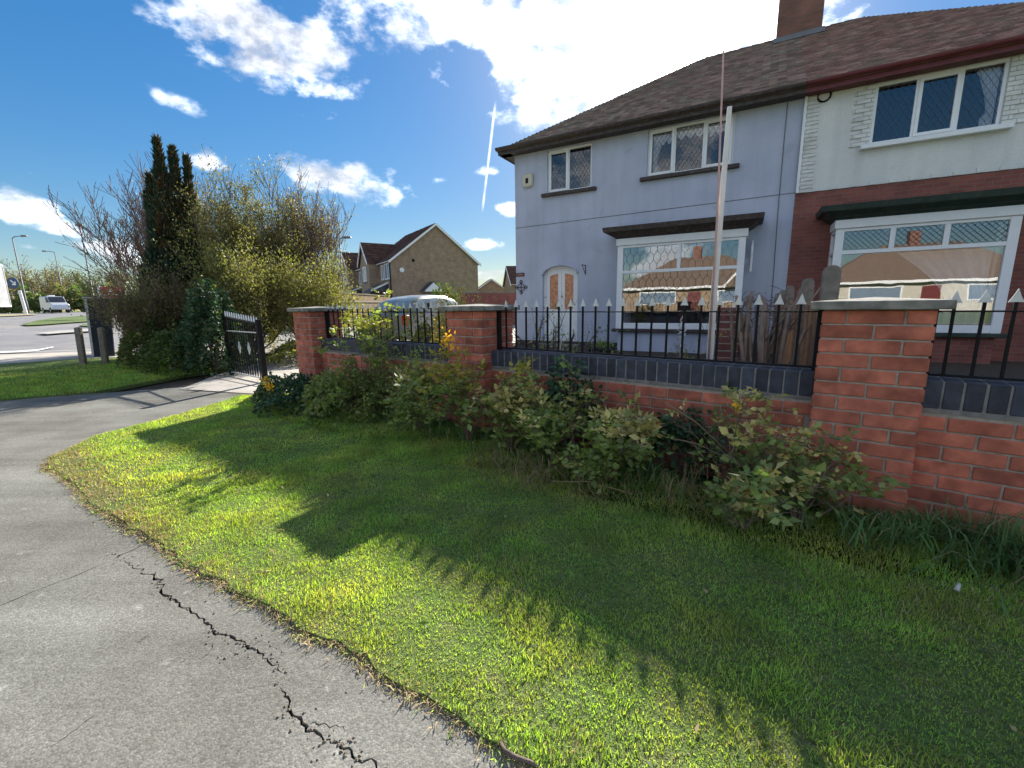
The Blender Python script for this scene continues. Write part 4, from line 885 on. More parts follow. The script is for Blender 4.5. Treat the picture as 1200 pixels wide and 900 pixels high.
def rose(loc_s, loc_d, h, tilt, stems, nclust, seed, label, tipfrac=.3, lsz=.034, bias=(0, 0), lm=None, tipm=None, group='straggly rose bushes along the wall', kids=4, name='rose_bush', tw=None):
    """rose-like bush: pinnate sprays of leaflets clustered at the shoots"""
    rs = random.Random(seed); o = empty(name, WP(loc_s, loc_d, .02), 0, label, 'shrub', group)
    lines, tips = branchy((0, 0, 0), dirs_up(stems, tilt, rs, bias), h * .66, .0055, 2, .85, 4, kids, .5, .02, .17, rs, .12)
    tubes(lines).build('stems', tw or K['twig'], o, fix=False)
    good = [t for t in tips if t[0].z > .06]; zs = sorted(t[0].z for t in good); zc = zs[int(len(zs) * .72)]
    P = []; A = []; S = []; Mi = []
    for c in range(nclust):
        q, d, lev = rs.choice(good); istip = (q.z > zc and rs.random() < tipfrac * 2) or rs.random() < tipfrac * .15
        base = q + Vector((rs.gauss(0, .02), rs.gauss(0, .02), rs.gauss(0, .02)))
        big = rs.uniform(.7, 1.35)
        for sp in range(rs.choice((1, 2, 3))):
            ax = (Vector((rs.gauss(0, 1), rs.gauss(0, 1), rs.gauss(.35, .6)))).normalized(); ln = lsz * rs.uniform(1.6, 2.6); side = ax.cross(Vector((0, 0, 1))); side = side.normalized() if side.length > .1 else Vector((1, 0, 0))
            for k in range(2):
                pp = base + ax * ln * (.35 + .35 * k)
                for sg in (-1, 1): P.append(pp); A.append(side * sg + ax * .5); S.append(lsz * 1.14 * big * rs.uniform(.7, 1.1)); Mi.append(1 if istip else 0)
            P.append(base + ax * ln * .9); A.append(ax); S.append(lsz * 1.14 * big * rs.uniform(.9, 1.3)); Mi.append(1 if istip else 0)
    S = np.array(S); leaves('foliage', [tuple(p) for p in P], [tuple(a) for a in A], S, S * .62, np.array(Mi), [lm or K['rose'], tipm or K['rosetip']], o); return o
# ---- shrubs in front of the wall (wall frame s, d)
rose(-3.95, -.12, 1.34, .45, 11, 202, 21, 'tall bush with lime green tips growing up through the railing left of the middle pillar', .35, .036, tipm=K['lime'], bias=(.1, .0))
rose(-3.0, -.33, 0.59, .75, 9, 202, 22, 'dull green bush in front of the middle pillar foot', .15, .040)
rose(-2.42, -.30, 0.87, .5, 10, 202, 23, 'bush with bright golden tips just right of the middle pillar', .55, .036, tipm=K['gold'])
rose(-1.98, -.28, 0.74, .55, 9, 183, 24, 'bush reaching the blue coping, second right of the middle pillar', .3, .040)
rose(-1.55, -.32, 0.63, .7, 9, 207, 25, 'dense green bush below the middle of the wall panel', .2, .040)
rose(-1.12, -.36, 0.55, .75, 9, 193, 26, 'broad bush with pale yellow tips, left of the bare wall patch', .35, .040)
rose(-.42, -.22, 0.66, .6, 8, 96, 27, 'thin bush with bare arching twigs beside the near pillar', .3, .034, kids=5)
rose(-.10, -.30, 0.59, .75, 8, 110, 28, 'bush with mottled leaves spreading over the foot of the near pillar', .35, .040, bias=(.12, 0), lm=mat('mottled_leaf', (.19, .25, .08), .5, .25, 5, rnd=.4, attr=True, trans=.3))
rose(-.30, -.52, 0.28, .9, 7, 53, 29, 'low sprawling bush with pinkish new leaves at the lawn edge', .6, .036)
def ivy(name, label, cen, rx, ry, h, n, seed, lsz=.045, lm=None, lm2=None, frac=.1, mound=True, group=None, cat='ivy', a=AW):
    r2 = np.random.default_rng(seed); o = empty(name, cen, a, label, cat, group)
    u = r2.random(n) * 2 * np.pi; v = np.sqrt(r2.random(n)); zc = (1 - v ** 2) ** .5; lump = 1 + .22 * np.sin(u * 3 + seed) + .15 * np.sin(u * 7 + v * 5)
    P = np.stack([rx * v * np.cos(u) * lump, ry * v * np.sin(u) * lump, h * zc * (.7 + .35 * r2.random(n)) * (1 + .22 * np.sin(u * 5 + v * 9 + seed)) + .02], 1)
    A = np.stack([np.cos(u) * .8, np.sin(u) * .8, .2 - .5 * r2.random(n)], 1) + r2.normal(0, .45, (n, 3))
    S = lsz * (.6 + .8 * r2.random(n)); mi = (r2.random(n) < frac).astype(int)
    leaves('foliage', P, A, S, S * .85, mi, [lm or K['ivy'], lm2 or K['olive']], o)
    m = MB(); rs = random.Random(seed)
    for k in range(10):
        t = rs.random() * 6.28; m.tube([(0, 0, 0), (rx * .4 * math.cos(t), ry * .4 * math.sin(t), h * .55), (rx * .75 * math.cos(t), ry * .75 * math.sin(t), h * .6)], [.012, .008, .003], 5)
    m.build('stems', K['bark'], o, fix=False); return o
ivy('ivy_clump', 'dark low ivy mound at the foot of the gate pillar', WP(-5.05, -.42), .80, .42, .30, 5200, 5, .038)
ivy('ivy_clump', 'dark ivy and bramble mound between gate pillar and middle pillar', WP(-4.15, -.30), .72, .40, .42, 5200, 6, .036, lm=K['rose'], frac=.3)
ivy('ivy_clump', 'ivy patch climbing the wall right of the golden tipped bush', WP(-1.62, -.03), .30, .10, .62, 1300, 8, .04)
ivy('ivy_clump', 'ivy patch low on the wall behind the pale yellow bush', WP(-.75, -.02), .34, .12, .40, 1000, 9, .04)
def flower_head(name, loc, r_, label, n=40, group=None):
    o = empty(name, loc, 0, label, 'flower', group); P = rng.normal(0, r_, (n, 3)); A = rng.normal(0, 1, (n, 3)); A[:, 2] += .5; leaves('petals', P, A, .03 * (.7 + .6 * rng.random(n)), .02, 0, [K['yellow']], o)['kind'] = 'stuff'
    MB().tube([(0, 0, -.25), (.005, 0, -.1), (0, 0, 0)], .003, 5).build('stalk', K['twiggreen'], o)
flower_head('yellow_flower', WP(-5.15, -.72, .34), .025, 'upper of two yellow flower heads in the low ivy')
flower_head('yellow_flower', WP(-4.98, -.76, .30), .025, 'lower right of two yellow flower heads in the low ivy')
flower_head('yellow_flower', WP(-2.48, -.42, .86), .035, 'bright golden flower cluster on the bush by the middle pillar', 60)
flower_head('yellow_flower', WP(-.40, -.42, .62), .010, 'single yellow bloom on the thin bush near the right pillar', 8)
# dead canes and straw in front of the wall
for i, (a, b, lab) in enumerate([((-1.35, -.72, .08), (-.85, -.62, .10), 'pale dead cane lying in the planting bed'), ((-.9, -.3, .62), (-.35, -.28, .25), 'pale bare cane arching against the wall'), ((-.85, -.35, .38), (-.35, -.3, .26), 'bare twig sticking out left of the near pillar')]):
    p, q = WP(*a), WP(*b); md = (p + q) / 2 + Vector((0, 0, .04)); tag(MB().tube([p, md, q], [.003, .004, .003], 5).build('dead_cane', K['straw'], None, smooth=True), lab, 'twig', 'dead canes by the wall')
def tangle(name, label, loc, r_, h, n, m_, seed):
    rs = random.Random(seed); m = MB()
    for k in range(n):
        a = rs.random() * 6.28; x, y = rs.gauss(0, r_), rs.gauss(0, r_ * .5); pts = [(x, y, 0)]
        for j in range(5): x += rs.gauss(0, .03); y += rs.gauss(0, .02); pts.append((x, y, min(h, h * (j + 1) / 4 * rs.uniform(.4, 1)) * (1 - .3 * (j > 3))))
        m.tube(pts, .0022, 3, cap=False)
    return tag(m.build(name, m_, None, fix=False, loc=loc, rot=(0, 0, AW)), label, 'twigs', kind='stuff')
tangle('dry_twigs', 'tangle of dry straw stems under the bushes at the lawn edge', WP(-1.5, -.62, .01), .32, .20, 120, K['straw'], 3)
tangle('dry_twigs', 'loose tangle of pale dead stems left of the near pillar', WP(-.62, -.38, .01), .18, .24, 34, K['straw'], 4)
# ---- garden: behind the wall
def pole():
    o = empty('white_pole', WP(-.735, .42), AW, 'tall white wooden pole with a thin reddish rod lashed to it, behind the railing', 'pole')
    MB().tube([(0, 0, 0), (-.005, 0, 1.2), (.012, 0, 2.36)], [.036, .029, .019], 4).build('post', K['polewhite'], o, bevel=.002)
    MB().tube([(-.004, -.03, .75), (-.010, -.034, 1.7), (-.040, -.03, 2.68)], [.007, .007, .0045], 6).build('rod', K['polered'], o, smooth=True)
pole()
def oldshrub():
    rs = random.Random(8)
    for (lab, s, d, px, n, h, til) in [('gnarled bare old shrub behind the railing in front of the arched door', -1.75, 0, (650, 3.9), 6, 1.25, .75)]:
        b = Vector(((650 - 600) / F * 4.6, 4.6, 0)); o = empty('garden_shrub', b, 0, lab, 'shrub')
        lines, tips = branchy((0, 0, 0), dirs_up(6, .8, rs), .85, .035, 2, .8, 5, 4, .55, 0, .16, rs, .1); tubes(lines).build('stems', mat('dark_stem', (.10, .08, .075), .9, .2, 12), o, fix=False)
        P, A, L_, W_, k = tipleaves([t for t in tips if t[0].z > .3], 420, .035, .03); leaves('foliage', P, A, L_, W_, (rng.random(420) < .3).astype(int), [K['rose'], K['rosetip']], o)
    b = Vector(((800 - 600) / F * 4.3, 4.3, 0)); shrub('garden_shrub', 'small yellowish plant just left of the white pole', 'shrub', b, .98, .3, 4, 260, .035, K['rose'], K['gold'], 31, .5)
    b = Vector(((893 - 600) / F * 3.75, 3.75, 0)); o = empty('stick_bundle', b, 0, 'bundle of thick bare sticks standing behind the railing left of the near pillar', 'sticks'); m = MB()
    for k in range(26):
        x, y = rs.uniform(-.2, .2), rs.uniform(-.12, .12); h = 1.12 + rs.uniform(-.25, .14); t = rs.gauss(0, .05) + x * .35; m.tube([(x * .6, y, 0), (x * .8 + t * .3, y, h * .5), (x + t + rs.gauss(0, .03), y + rs.gauss(0, .05), h)], [.021 * rs.uniform(.6, 1.1), .018, .013], 6)
        if rs.random() < .6: m.tube([(x * .9 + t * .6, y, h * .75), (x + t + rs.gauss(0, .12), y, h + rs.uniform(0, .12))], [.01, .006], 5)
    m.build('sticks', K['stick'], o, smooth=True)
    m = MB()
    for k in range(60):
        x = rs.uniform(-.25, .25); z = rs.uniform(.8, 1.15); m.tube([(x, 0, z), (x + rs.gauss(0, .08), rs.gauss(0, .05), z + rs.uniform(.02, .14)), (x + rs.gauss(0, .12), rs.gauss(0, .05), z + rs.uniform(-.02, .16))], .003, 3, cap=False)
    m.build('fine_twigs', K['twig'], o, fix=False)
oldshrub()
# brick pier behind the pole
p0 = Vector(((853 - 600) / F * 4.6, 4.6, 0)); o = empty('brick_pier', p0, AH, 'short dark brick pier in the garden just right of the white pole', 'pier')
MB().box(-.11, .11, -.11, .11, 0, 1.085).build('mortar_core', K['mortar'], o)
for i in range(14):
    me_ = brick_mesh('pier_brick', (.226, .226, .066), mat('pier_brick', (.20, .075, .065), .9, .3, 20, rnd=.25) if 'pb' not in K else K['pb']); K['pb'] = 1
    put_brick('brick', me_, o, 0, 0, 1.05 - .075 * i)
# white scroll ornaments
def scroll(px, dep, lab):
    b = Vector(((px - 600) / F * dep, dep, 0)); o = empty('garden_ornament', b, 0, lab, 'ornament', 'white twisted garden ornaments'); m = MB()
    m.tube([(0, 0, 0), (0, 0, .72)], .006, 5)
    for ph in (0, math.pi): m.tube([(.045 * math.sin(math.pi * t / 20) * math.cos(t * .9 + ph), .045 * math.sin(math.pi * t / 20) * math.sin(t * .9 + ph), .70 + .30 * t / 20) for t in range(21)], .007, 5)
    m.build('twist', K['polewhite'], o, smooth=True)
scroll(657, 4.7, 'white twisted spiral ornament near the old bare shrub'); scroll(799, 4.7, 'white twisted spiral ornament left of the white pole')
b = Vector(((706 - 600) / F * 8.2, 8.2, 0)); o = empty('planter', b, AH, 'dark square planter trough below the bay window', 'planter'); MB().box(-.22, .22, -.15, .15, 0, .30).build('trough', K['iron'], o, bevel=.02)
ivy_p = leaves('plant', rng.normal(0, .08, (200, 3)) * [1.5, .8, .5] + [0, 0, .36], rng.normal(0, 1, (200, 3)) + [0, 0, .8], .05, .03, 0, [K['rose']], o); ivy_p['kind'] = 'stuff'
# party fence between the two gardens
def party_fence():
    o = empty('garden_fence', HP(.52, -7.17), AH, 'timber fence with grey round-topped posts dividing the two front gardens', 'fence')
    ps = (0, 1.49, 3.77, 5.3, 6.9)
    for y, h in zip(ps, (1.40, 1.37, 1.36, 1.33, 1.3)):
        n = 8; w_ = .055; P = [(-w_, 0), (w_, 0), (w_, h - .05)] + [(w_ * math.cos(math.pi * k / n), h - .05 + .05 * math.sin(math.pi * k / n)) for k in range(1, n)] + [(-w_, h - .05)]
        MB().prism(P, 'y', y - .04, y + .04).build('post', K['wood'], o, bevel=.004)
    bm_ = None; y = .08
    while y < 6.8:
        if not any(abs(y + .055 - q) < .1 for q in ps):
            if bm_ is None: b = MB().box(-.012, .012, 0, .11, .02, 1.12).build('board', K['orwood'], o, bevel=.003); bm_ = b.data
            else: b = bpy.data.objects.new('board', bm_); COL.objects.link(b); b.parent = o
            b.location = (random.uniform(-.012, .012), y, random.uniform(-.02, .02))
        y += .125
    for z in (.3, .85): bezel('rail', K['orwood'], o, .014, .05, .06, 6.9, z, z + .06)
party_fence()
# small litter at the front
tag(MB().tube([gp(585, 868, .01), gp(592, 880, .018), gp(606, 888, .02), gp(622, 893, .016), gp(636, 902, .01)], [.004, .006, .006, .005, .003], 6).build('root', K['bark'], None, smooth=True), 'grey brown root looping out of the lawn edge', 'root')
o = MB().tube([gp(1121, 692, .03), gp(1124, 684, .045)], [.009, .006], 7).build('pale_pebble', K['stone'], None, smooth=True); tag(o, 'pale pebble in the long grass at the far right', 'pebble')
nl_ = 260; q_ = lawn_points(900, -4.5, 2.5, -2.3, -.1)[:nl_]; xy = w2(q_); A_ = rng.normal(0, 1, (len(xy), 3)); A_[:, 2] = .25 * np.abs(A_[:, 2])
tag(leaves('clover_and_leaves', np.concatenate([xy, np.full((len(xy), 1), .022)], 1), A_, .028 * (.5 + rng.random(len(xy))), .014, (rng.random(len(xy)) < .35).astype(int), [K['hedge'], K['straw']]), 'scattered clover leaves and dry fallen leaves in the lawn', kind='stuff')
m = MB(); c0 = gp(270, 690)
crk = [(150, 658), (185, 681), (215, 709), (252, 743), (290, 758), (325, 780), (345, 838), (385, 868), (410, 881)]
for k in range(230):
    i = random.randrange(40, len(ed2)); p = WP(ed2[i][0] + random.gauss(0, .05), ed2[i][1] - abs(random.gauss(0, .07)), .004) if k < 110 else gp(random.choice(crk)[0] * 0 + (q_ := random.choice(crk))[0] + random.gauss(0, 16), q_[1] + random.gauss(0, 9)); s_ = random.uniform(.002, .007); a = random.random() * 3
    m.add([(p.x + s_ * math.cos(a), p.y + s_ * math.sin(a), .001), (p.x - s_ * math.sin(a), p.y + s_ * math.cos(a), .001), (p.x - s_ * math.cos(a), p.y - s_ * math.sin(a), .001), (p.x + s_ * math.sin(a), p.y - s_ * math.cos(a), .001), (p.x, p.y, s_ * .8)], [(0, 1, 4), (1, 2, 4), (2, 3, 4), (3, 0, 4)])
tag(m.build('grit', mat('grit', (.16, .13, .10), .95, .4, 60), None), 'loose grit and crumbs along the path edge', kind='stuff')
# ================================================================ LEFT HEDGE MASS
def conifer():
    b = Vector((-7.28, 9.6, 0)); o = empty('conifer', b, 0, 'dark pointed cypress with several spires, browning at the tips', 'tree'); r2 = np.random.default_rng(4); P = []; A = []; M_ = []
    spires = [(.07, 0, 4.55, .24), (.30, .1, 4.4, .23), (-.20, 0, 3.85, .22), (-.38, .1, 3.55, .18), (.50, .2, 4.25, .15), (0.05, -.2, 3.3, .42)]
    for (x, y, h, r_) in spires:
        n = 3600; t = r2.random(n) ** .8; z = .4 + (h - .4) * t; rad = (r_ * np.clip((1 - t) * 1.7, 0, 1) ** .9 + .25 * np.clip(.55 - t, 0, 1)) * (.8 + .35 * r2.random(n)) * (1 + .15 * np.sin(z * 7 + x * 9)); u = r2.random(n) * 6.283
        P.append(np.stack([x * (.35 + .65 * t) + rad * np.cos(u), y + rad * np.sin(u), z], 1)); A.append(np.stack([np.cos(u) * .35, np.sin(u) * .35, np.full(n, .9)], 1) + r2.normal(0, .2, (n, 3))); M_.append(((t > .62) & (np.cos(u) > .0) & (r2.random(n) < .45)).astype(int))
    P = np.concatenate(P); n = len(P); leaves('foliage', P, np.concatenate(A), .13 * (.6 + .8 * r2.random(n)), .035, np.concatenate(M_), [K['conifer'], K['conifer2']], o)
    m = MB(); 
    for (x, y, h, r_) in spires: m.tube([(x * .3, y, 0), (x, y, h * .6), (x, y, h - .1)], [.07, .04, .008], 6)
    m.build('trunk', K['bark'], o)
conifer()
def bigtree(name, label, base, h, tilt, stems, depth, kids, rad, twm, nl=0, lsize=.05, lm=None, tipm=None, seed=1, cat='tree', bias=(0, 0), spread=.05, tipfrac=.25, third=None, **k):
    rs = random.Random(seed); o = empty(name, base, 0, label, cat, 'shrubs and trees beyond the gate')
    lines, tips = branchy((0, 0, 0), dirs_up(stems, tilt, rs, bias), h * .41, rad, depth, k.get('sp', .62), 5, kids, k.get('shrink', .58), k.get('grav', 0), k.get('jit', .10), rs, k.get('up', .28))
    a = [l for l in lines if l[2] == 0]; b = [l for l in lines if l[2] > 0]
    tubes(a, .004).build('trunk', K['bark'], o, fix=False); tubes(b, k.get('rmin', .0035)).build('twigs', twm, o, fix=False)
    if nl:
        g = [t for t in tips if t[0].z > k.get('zmin', .3)]; P, A, L_, W_, kk = tipleaves(g, nl, lsize, spread); zs = np.percentile(P[:, 2], 62)
        mi = (rng.random(nl) < np.where(P[:, 2] > zs, tipfrac * 1.6, tipfrac * .5)).astype(int)
        mm = [lm, tipm or lm]
        leaves('crown', P, A, L_, W_, mi, mm, o)
    return o
bigtree('bare_tree', 'bare fan-shaped tree with pinkish twigs behind the dark cypress', (-9.7, 12.6, 0), 7.0, .46, 16, 3, 6, .045, K['twig'], 2500, .05, K['olive'], seed=3, rmin=.006, up=.22)
bigtree('leafy_shrub', 'tall loose shrub with small olive leaves right of the cypress', (-6.5, 10.8, 0), 5.9, .62, 17, 3, 5, .03, K['twiggreen'], 60000, .045, K['olive'], K['brownleaf'], seed=5, rmin=.004, tipfrac=.25, spread=.07, cat='shrub')
bigtree('leafy_shrub', 'golden green rounded shrub directly above the iron gate', (-5.7, 9.3, 0), 3.6, .95, 16, 2, 9, .022, K['twiggreen'], 38000, .045, K['olive'], K['lime'], seed=6, rmin=.003, tipfrac=.14, spread=.09, cat='shrub')
bigtree('bare_shrub', 'tall bare upright stems right of the olive shrub', (-5.2, 11.6, 0), 6.3, .45, 16, 3, 5, .022, K['twig'], 5000, .05, K['olive'], K['gold'], seed=7, rmin=.0045, cat='shrub', up=.4, spread=.05)
bigtree('brown_shrub', 'brown twiggy shrub beside the dark cabinet, left of the ivy', (-7.35, 8.9, 0), 3.0, .70, 16, 2, 9, .015, K['twig'], 20000, .04, K['brownleaf'], K['olive'], seed=9, rmin=.003, cat='shrub', spread=.10)
bigtree('brown_shrub', 'low leafy brown shrub in front of the cypress', (-8.2, 10.9, 0), 3.4, .7, 14, 2, 9, .015, K['twig'], 20000, .045, K['brownleaf'], K['olive'], seed=10, rmin=.003, cat='shrub', spread=.12)
bigtree('leafy_shrub', 'sparse young leafy shrub behind the gate pillar', (-4.7, 10.3, 0), 3.2, .75, 14, 2, 8, .018, K['twiggreen'], 16000, .045, K['olive'], K['lime'], seed=12, rmin=.003, cat='shrub', spread=.09)
ivy('ivy_mass', 'dark green ivy mass smothering the hinge side of the gate', Vector((-5.35, 7.75, 0)), .62, .5, 1.32, 9000, 15, .055, frac=.06, cat='ivy')
ivy('ivy_mass', 'lower ivy skirt spreading left of the iron gate', Vector((-6.4, 8.1, 0)), 1.0, .5, .62, 6500, 16, .05, lm=K['hedge'], frac=.1, cat='ivy')
ivy('ivy_mass', 'dark leafy undergrowth at the foot of the brown shrub by the verge', Vector((-7.35, 8.8, 0)), 1.05, .5, .95, 7500, 61, .05, lm=K['hedge'], lm2=K['brownleaf'], frac=.3, cat='ivy')
ivy('low_plants', 'low sunny green plants behind the gate opening', Vector((-4.3, 9.2, 0)), .8, .9, .42, 4200, 17, .05, lm=K['lime'], lm2=K['olive'], frac=.5, cat='plants')
ivy('low_plants', 'taller green plants at the back of the gate opening', Vector((-5.6, 12.2, 0)), 2.2, 1.0, 1.5, 9000, 37, .06, lm=K['olive'], lm2=K['lime'], frac=.4, cat='plants')
ivy('garden_bush', 'orange yellow bush behind the gate pillar', WP(-5.4, 2.6), .55, .5, 1.22, 3400, 18, .045, lm=K['gold'], lm2=K['rosetip'], frac=.5, cat='bush')
ivy('garden_bush', 'small green bush against the railing in front of the car', WP(-4.3, .75), .25, .25, 1.0, 900, 19, .04, lm=K['lime'], lm2=K['gold'], frac=.4, cat='bush')
# cabinet and posts
b = gp(122, 417); o = empty('street_cabinet', b, .75, 'tall dark navy street cabinet with pale rim beside the shrubs', 'cabinet')
MB().prism([(-.20, 0), (.20, 0), (.29, 1.38), (-.15, 1.38)], 'y', -.25, .5).build('body', K['navy'], o, bevel=.02); MB().box(-.18, .32, -.27, .52, 1.381, 1.42).build('lid', K['palerim'], o, bevel=.015)
MB().prism([(-.21, .02), (-.17, .02), (-.11, 1.37), (-.16, 1.37)], 'y', -.27, -.252).build('rim', K['palerim'], o)
for px, py, h, lab in ((98, 429, .80, 'leaning grey wooden post left of the dark cabinet'), (124, 427, .78, 'grey wooden post in front of the dark cabinet')):
    o = empty('verge_post', gp(px, py), .3, lab, 'post', 'wooden verge posts'); MB().add([(-.05, -.05, -.05), (.05, -.05, -.05), (.05, .05, -.05), (-.05, .05, -.05), (-.02, -.05, h), (.08, -.05, h + .02), (.08, .05, h), (-.02, .05, h - .02)], [(0, 3, 2, 1), (4, 5, 6, 7), (0, 1, 5, 4), (1, 2, 6, 5), (2, 3, 7, 6), (3, 0, 4, 7)]).build('post', K['wood'], o, bevel=.012)
# ================================================================ VEHICLES
def wheel(parent, x, y, r_=.31, w_=.2, side=1):
    m = MB(); n = 24; prof = [(.62, .0), (.9, .02), (1, .08), (1, .92), (.9, .98), (.62, 1)]
    V = []; 
    for (q, t) in prof:
        for k in range(n): a = 2 * math.pi * k / n; V.append((r_ * q * math.cos(a), (t - .5) * w_, r_ * q * math.sin(a)))
    Fa = [(i * n + k, i * n + (k + 1) % n, (i + 1) * n + (k + 1) % n, (i + 1) * n + k) for i in range(len(prof) - 1) for k in range(n)]
    W = m.add(V, Fa).build('wheel', K['tyre'], parent, smooth=True, loc=(x, y, r_))
    q = MB(); yy = side * (w_ * .5 - .03)
    q.tube([(0, yy - .01, 0), (0, yy + .01, 0)], r_ * .16, 10)
    for k in range(5):
        a = 2 * math.pi * k / 5; c, s = math.cos(a), math.sin(a); q.add([(-s * .03, yy, c * .03), (s * .03, yy, -c * .03), (c * r_ * .64 + s * .045, yy, s * r_ * .64 - c * .045), (c * r_ * .64 - s * .045, yy, s * r_ * .64 + c * .045)], [(0, 1, 2, 3)])
    q.tube([(r_ * .64 * math.cos(2 * math.pi * k / 20), yy, r_ * .64 * math.sin(2 * math.pi * k / 20)) for k in range(21)], .018, 5, cap=False)
    q.build('rim', K['alloy'], W); MB().tube([(0, -side * .0, 0), (0, yy - side * .05, 0)], r_ * .6, 16).build('brake_disc', K['iron'], W)
def vehicle(name, label, cat, loc, rz, prof, belt, hw, hwr, Ltot, wheels, paint, glass, lights=True, zb=.2, wr=.31):
    """prof: stations (x, z_belt, z_roof, half width at belt, half width at roof); x forward from the rear bumper; roof above belt is the glasshouse"""
    o = empty(name, loc, rz, label, cat); n = 7
    # lower body
    V = []; S = []
    for (x, zbelt, zr, wb, wr_) in prof:
        zl = zb + (.08 if x < .1 or x > Ltot - .1 else 0); ring = [(wb * .86, zl), (wb * .97, zl + .12), (wb * 1.0, (zl + zbelt) * .5), (wb * .985, zbelt - .12), (wb * .94, zbelt)]
        ring = ring + [(-a, b) for a, b in reversed(ring)]; S.append([(x, a, b) for a, b in ring])
    k = len(S[0]); V = [p for r_ in S for p in r_]; Fa = [(i * k + j, i * k + (j + 1) % k, (i + 1) * k + (j + 1) % k, (i + 1) * k + j) for i in range(len(S) - 1) for j in range(k)]; Fa += [tuple(range(k)), tuple(reversed(range((len(S) - 1) * k, len(S) * k)))]
    B = MB().add(V, Fa).build('body', paint, o, smooth=True)
    md = B.modifiers.new('s', 'BEVEL'); md.width = .02; md.segments = 2; md.limit_method = 'ANGLE'
    # glasshouse
    gs = [p for p in prof if p[2] > p[1] + .01]; S = []
    for (x, zbelt, zr, wb, wr_) in gs:
        ring = [(wb * .94, zbelt - .01), (wb * .90, zbelt + (zr - zbelt) * .35), (wr_ * 1.0, zbelt + (zr - zbelt) * .82), (wr_ * .90, zr - .02), (wr_ * .5, zr)]
        ring = ring + [(-a, b) for a, b in reversed(ring)]; S.append([(x, a, b) for a, b in ring])
    return o, S, gs
def car():
    loc = Vector((-3.62, 12.35, -.0)); rz = math.atan2(.88, .47)
    prof = [(0, .86, .86, .74, .5), (.08, .93, .93, .80, .5), (.22, .97, 1.02, .84, .56), (.55, .98, 1.30, .86, .60), (1.0, .97, 1.43, .87, .62), (1.6, .96, 1.48, .87, .62), (2.2, .95, 1.46, .87, .61), (2.7, .94, 1.34, .87, .58), (3.2, .93, 1.08, .86, .56), (3.4, .92, .92, .84, .5), (3.9, .80, .80, .78, .5), (4.1, .62, .62, .66, .4)]
    o, S, gs = vehicle('parked_car', 'silver hatchback parked on the driveway behind the railing, seen from the rear', 'car', loc, rz, prof, 0, 0, 0, 4.1, None, K['carpaint'], None)
    k = len(S[0]); V = [p for r_ in S for p in r_]
    # columns 0..9: sides glass bands 0-2, roof 3-6 painted; rear screen = first two spans' centre
    gl = MB(); rf = MB(); gf = []; pf = []
    for i in range(len(S) - 1):
        for j in range(k - 1):
            f = (i * k + j, i * k + j + 1, (i + 1) * k + j + 1, (i + 1) * k + j)
            roofy = j in (3, 4, 5)
            if roofy: (gf if i < 2 or i >= len(S) - 3 else pf).append(f)
            elif j in (2, 6): pf.append(f)
            else: (pf if i == 0 or i == len(S) - 2 and False else gf).append(f)
    gl.add(V, gf).build('windows', K['carscreen'], o, smooth=True); rf.add(V, pf).build('roof', K['carpaint'], o, smooth=True)
    m = MB(); 
    for x in (1.05, 2.0): m.box(x - .04, x + .04, -.80, -.77, .95, 1.22).box(x - .04, x + .04, .77, .80, .95, 1.22)
    m.build('door_pillar', K['iron'], o)
    MB().box(.3, 3.2, -.6, .6, .4, .95).build('interior', K['carpaint'], o)
    for y, sd in ((-.76, -1), (.76, 1)):
        for x in (.72, 3.3): wheel(o, x, y, .30, .2, sd); MB().tube([(x, y - sd * .14, .31), (x, y + sd * .115, .31)], .36, 20).build('wheel_arch', K['tyre'], o)
        MB().box(-.02, .14, y - .09, y + .08, .62, .9).build('tail_light', K['taillight'], o, bevel=.02)
        MB().box(2.75, 2.92, y + sd * .12, y + sd * .27, .93, 1.06).build('door_mirror', K['carpaint'], o, bevel=.03)
    MB().box(-.04, .02, -.26, .26, .55, .66).build('number_plate', mat('plate_yellow', (.75, .6, .12), .5), o); MB().box(-.05, .1, -.74, .74, .3, .5).build('bumper', K['carpaint'], o, bevel=.03)
car()
def van():
    b = gp(66, 366.8); o = empty('parked_van', b, math.radians(-28), 'small silver van on the road at the far left', 'van'); o.scale = (.74, .74, .86)
    m = MB(); m.prism([(-1.9, .35), (-1.95, .9), (-1.85, 1.75), (-1.7, 1.85), (.6, 1.85), (1.3, 1.15), (1.95, .95), (2.05, .45), (1.9, .35)], 'y', -.85, .85); B = m.build('body', K['vanpaint'], o, bevel=.06, rot=None)
    MB().prism([(.66, 1.76), (1.22, 1.2), (1.22, 1.16), (.3, 1.16), (.3, 1.76)], 'y', -.862, .862).build('side_window', K['navy'], o)
    MB().add([(.68, -.72, 1.80), (.68, .72, 1.80), (1.30, .78, 1.20), (1.30, -.78, 1.20)], [(0, 1, 2, 3)]).build('windscreen', K['navy'], o)
    for x in (-1.2, 1.3):
        for y in (-.78, .78): wheel(o, x, y, .32, .2, 1 if y > 0 else -1)
    MB().box(-1.0, -.4, -.3, .3, 1.86, 2.0).build('roof_box', K['white'], o, bevel=.05)
van()
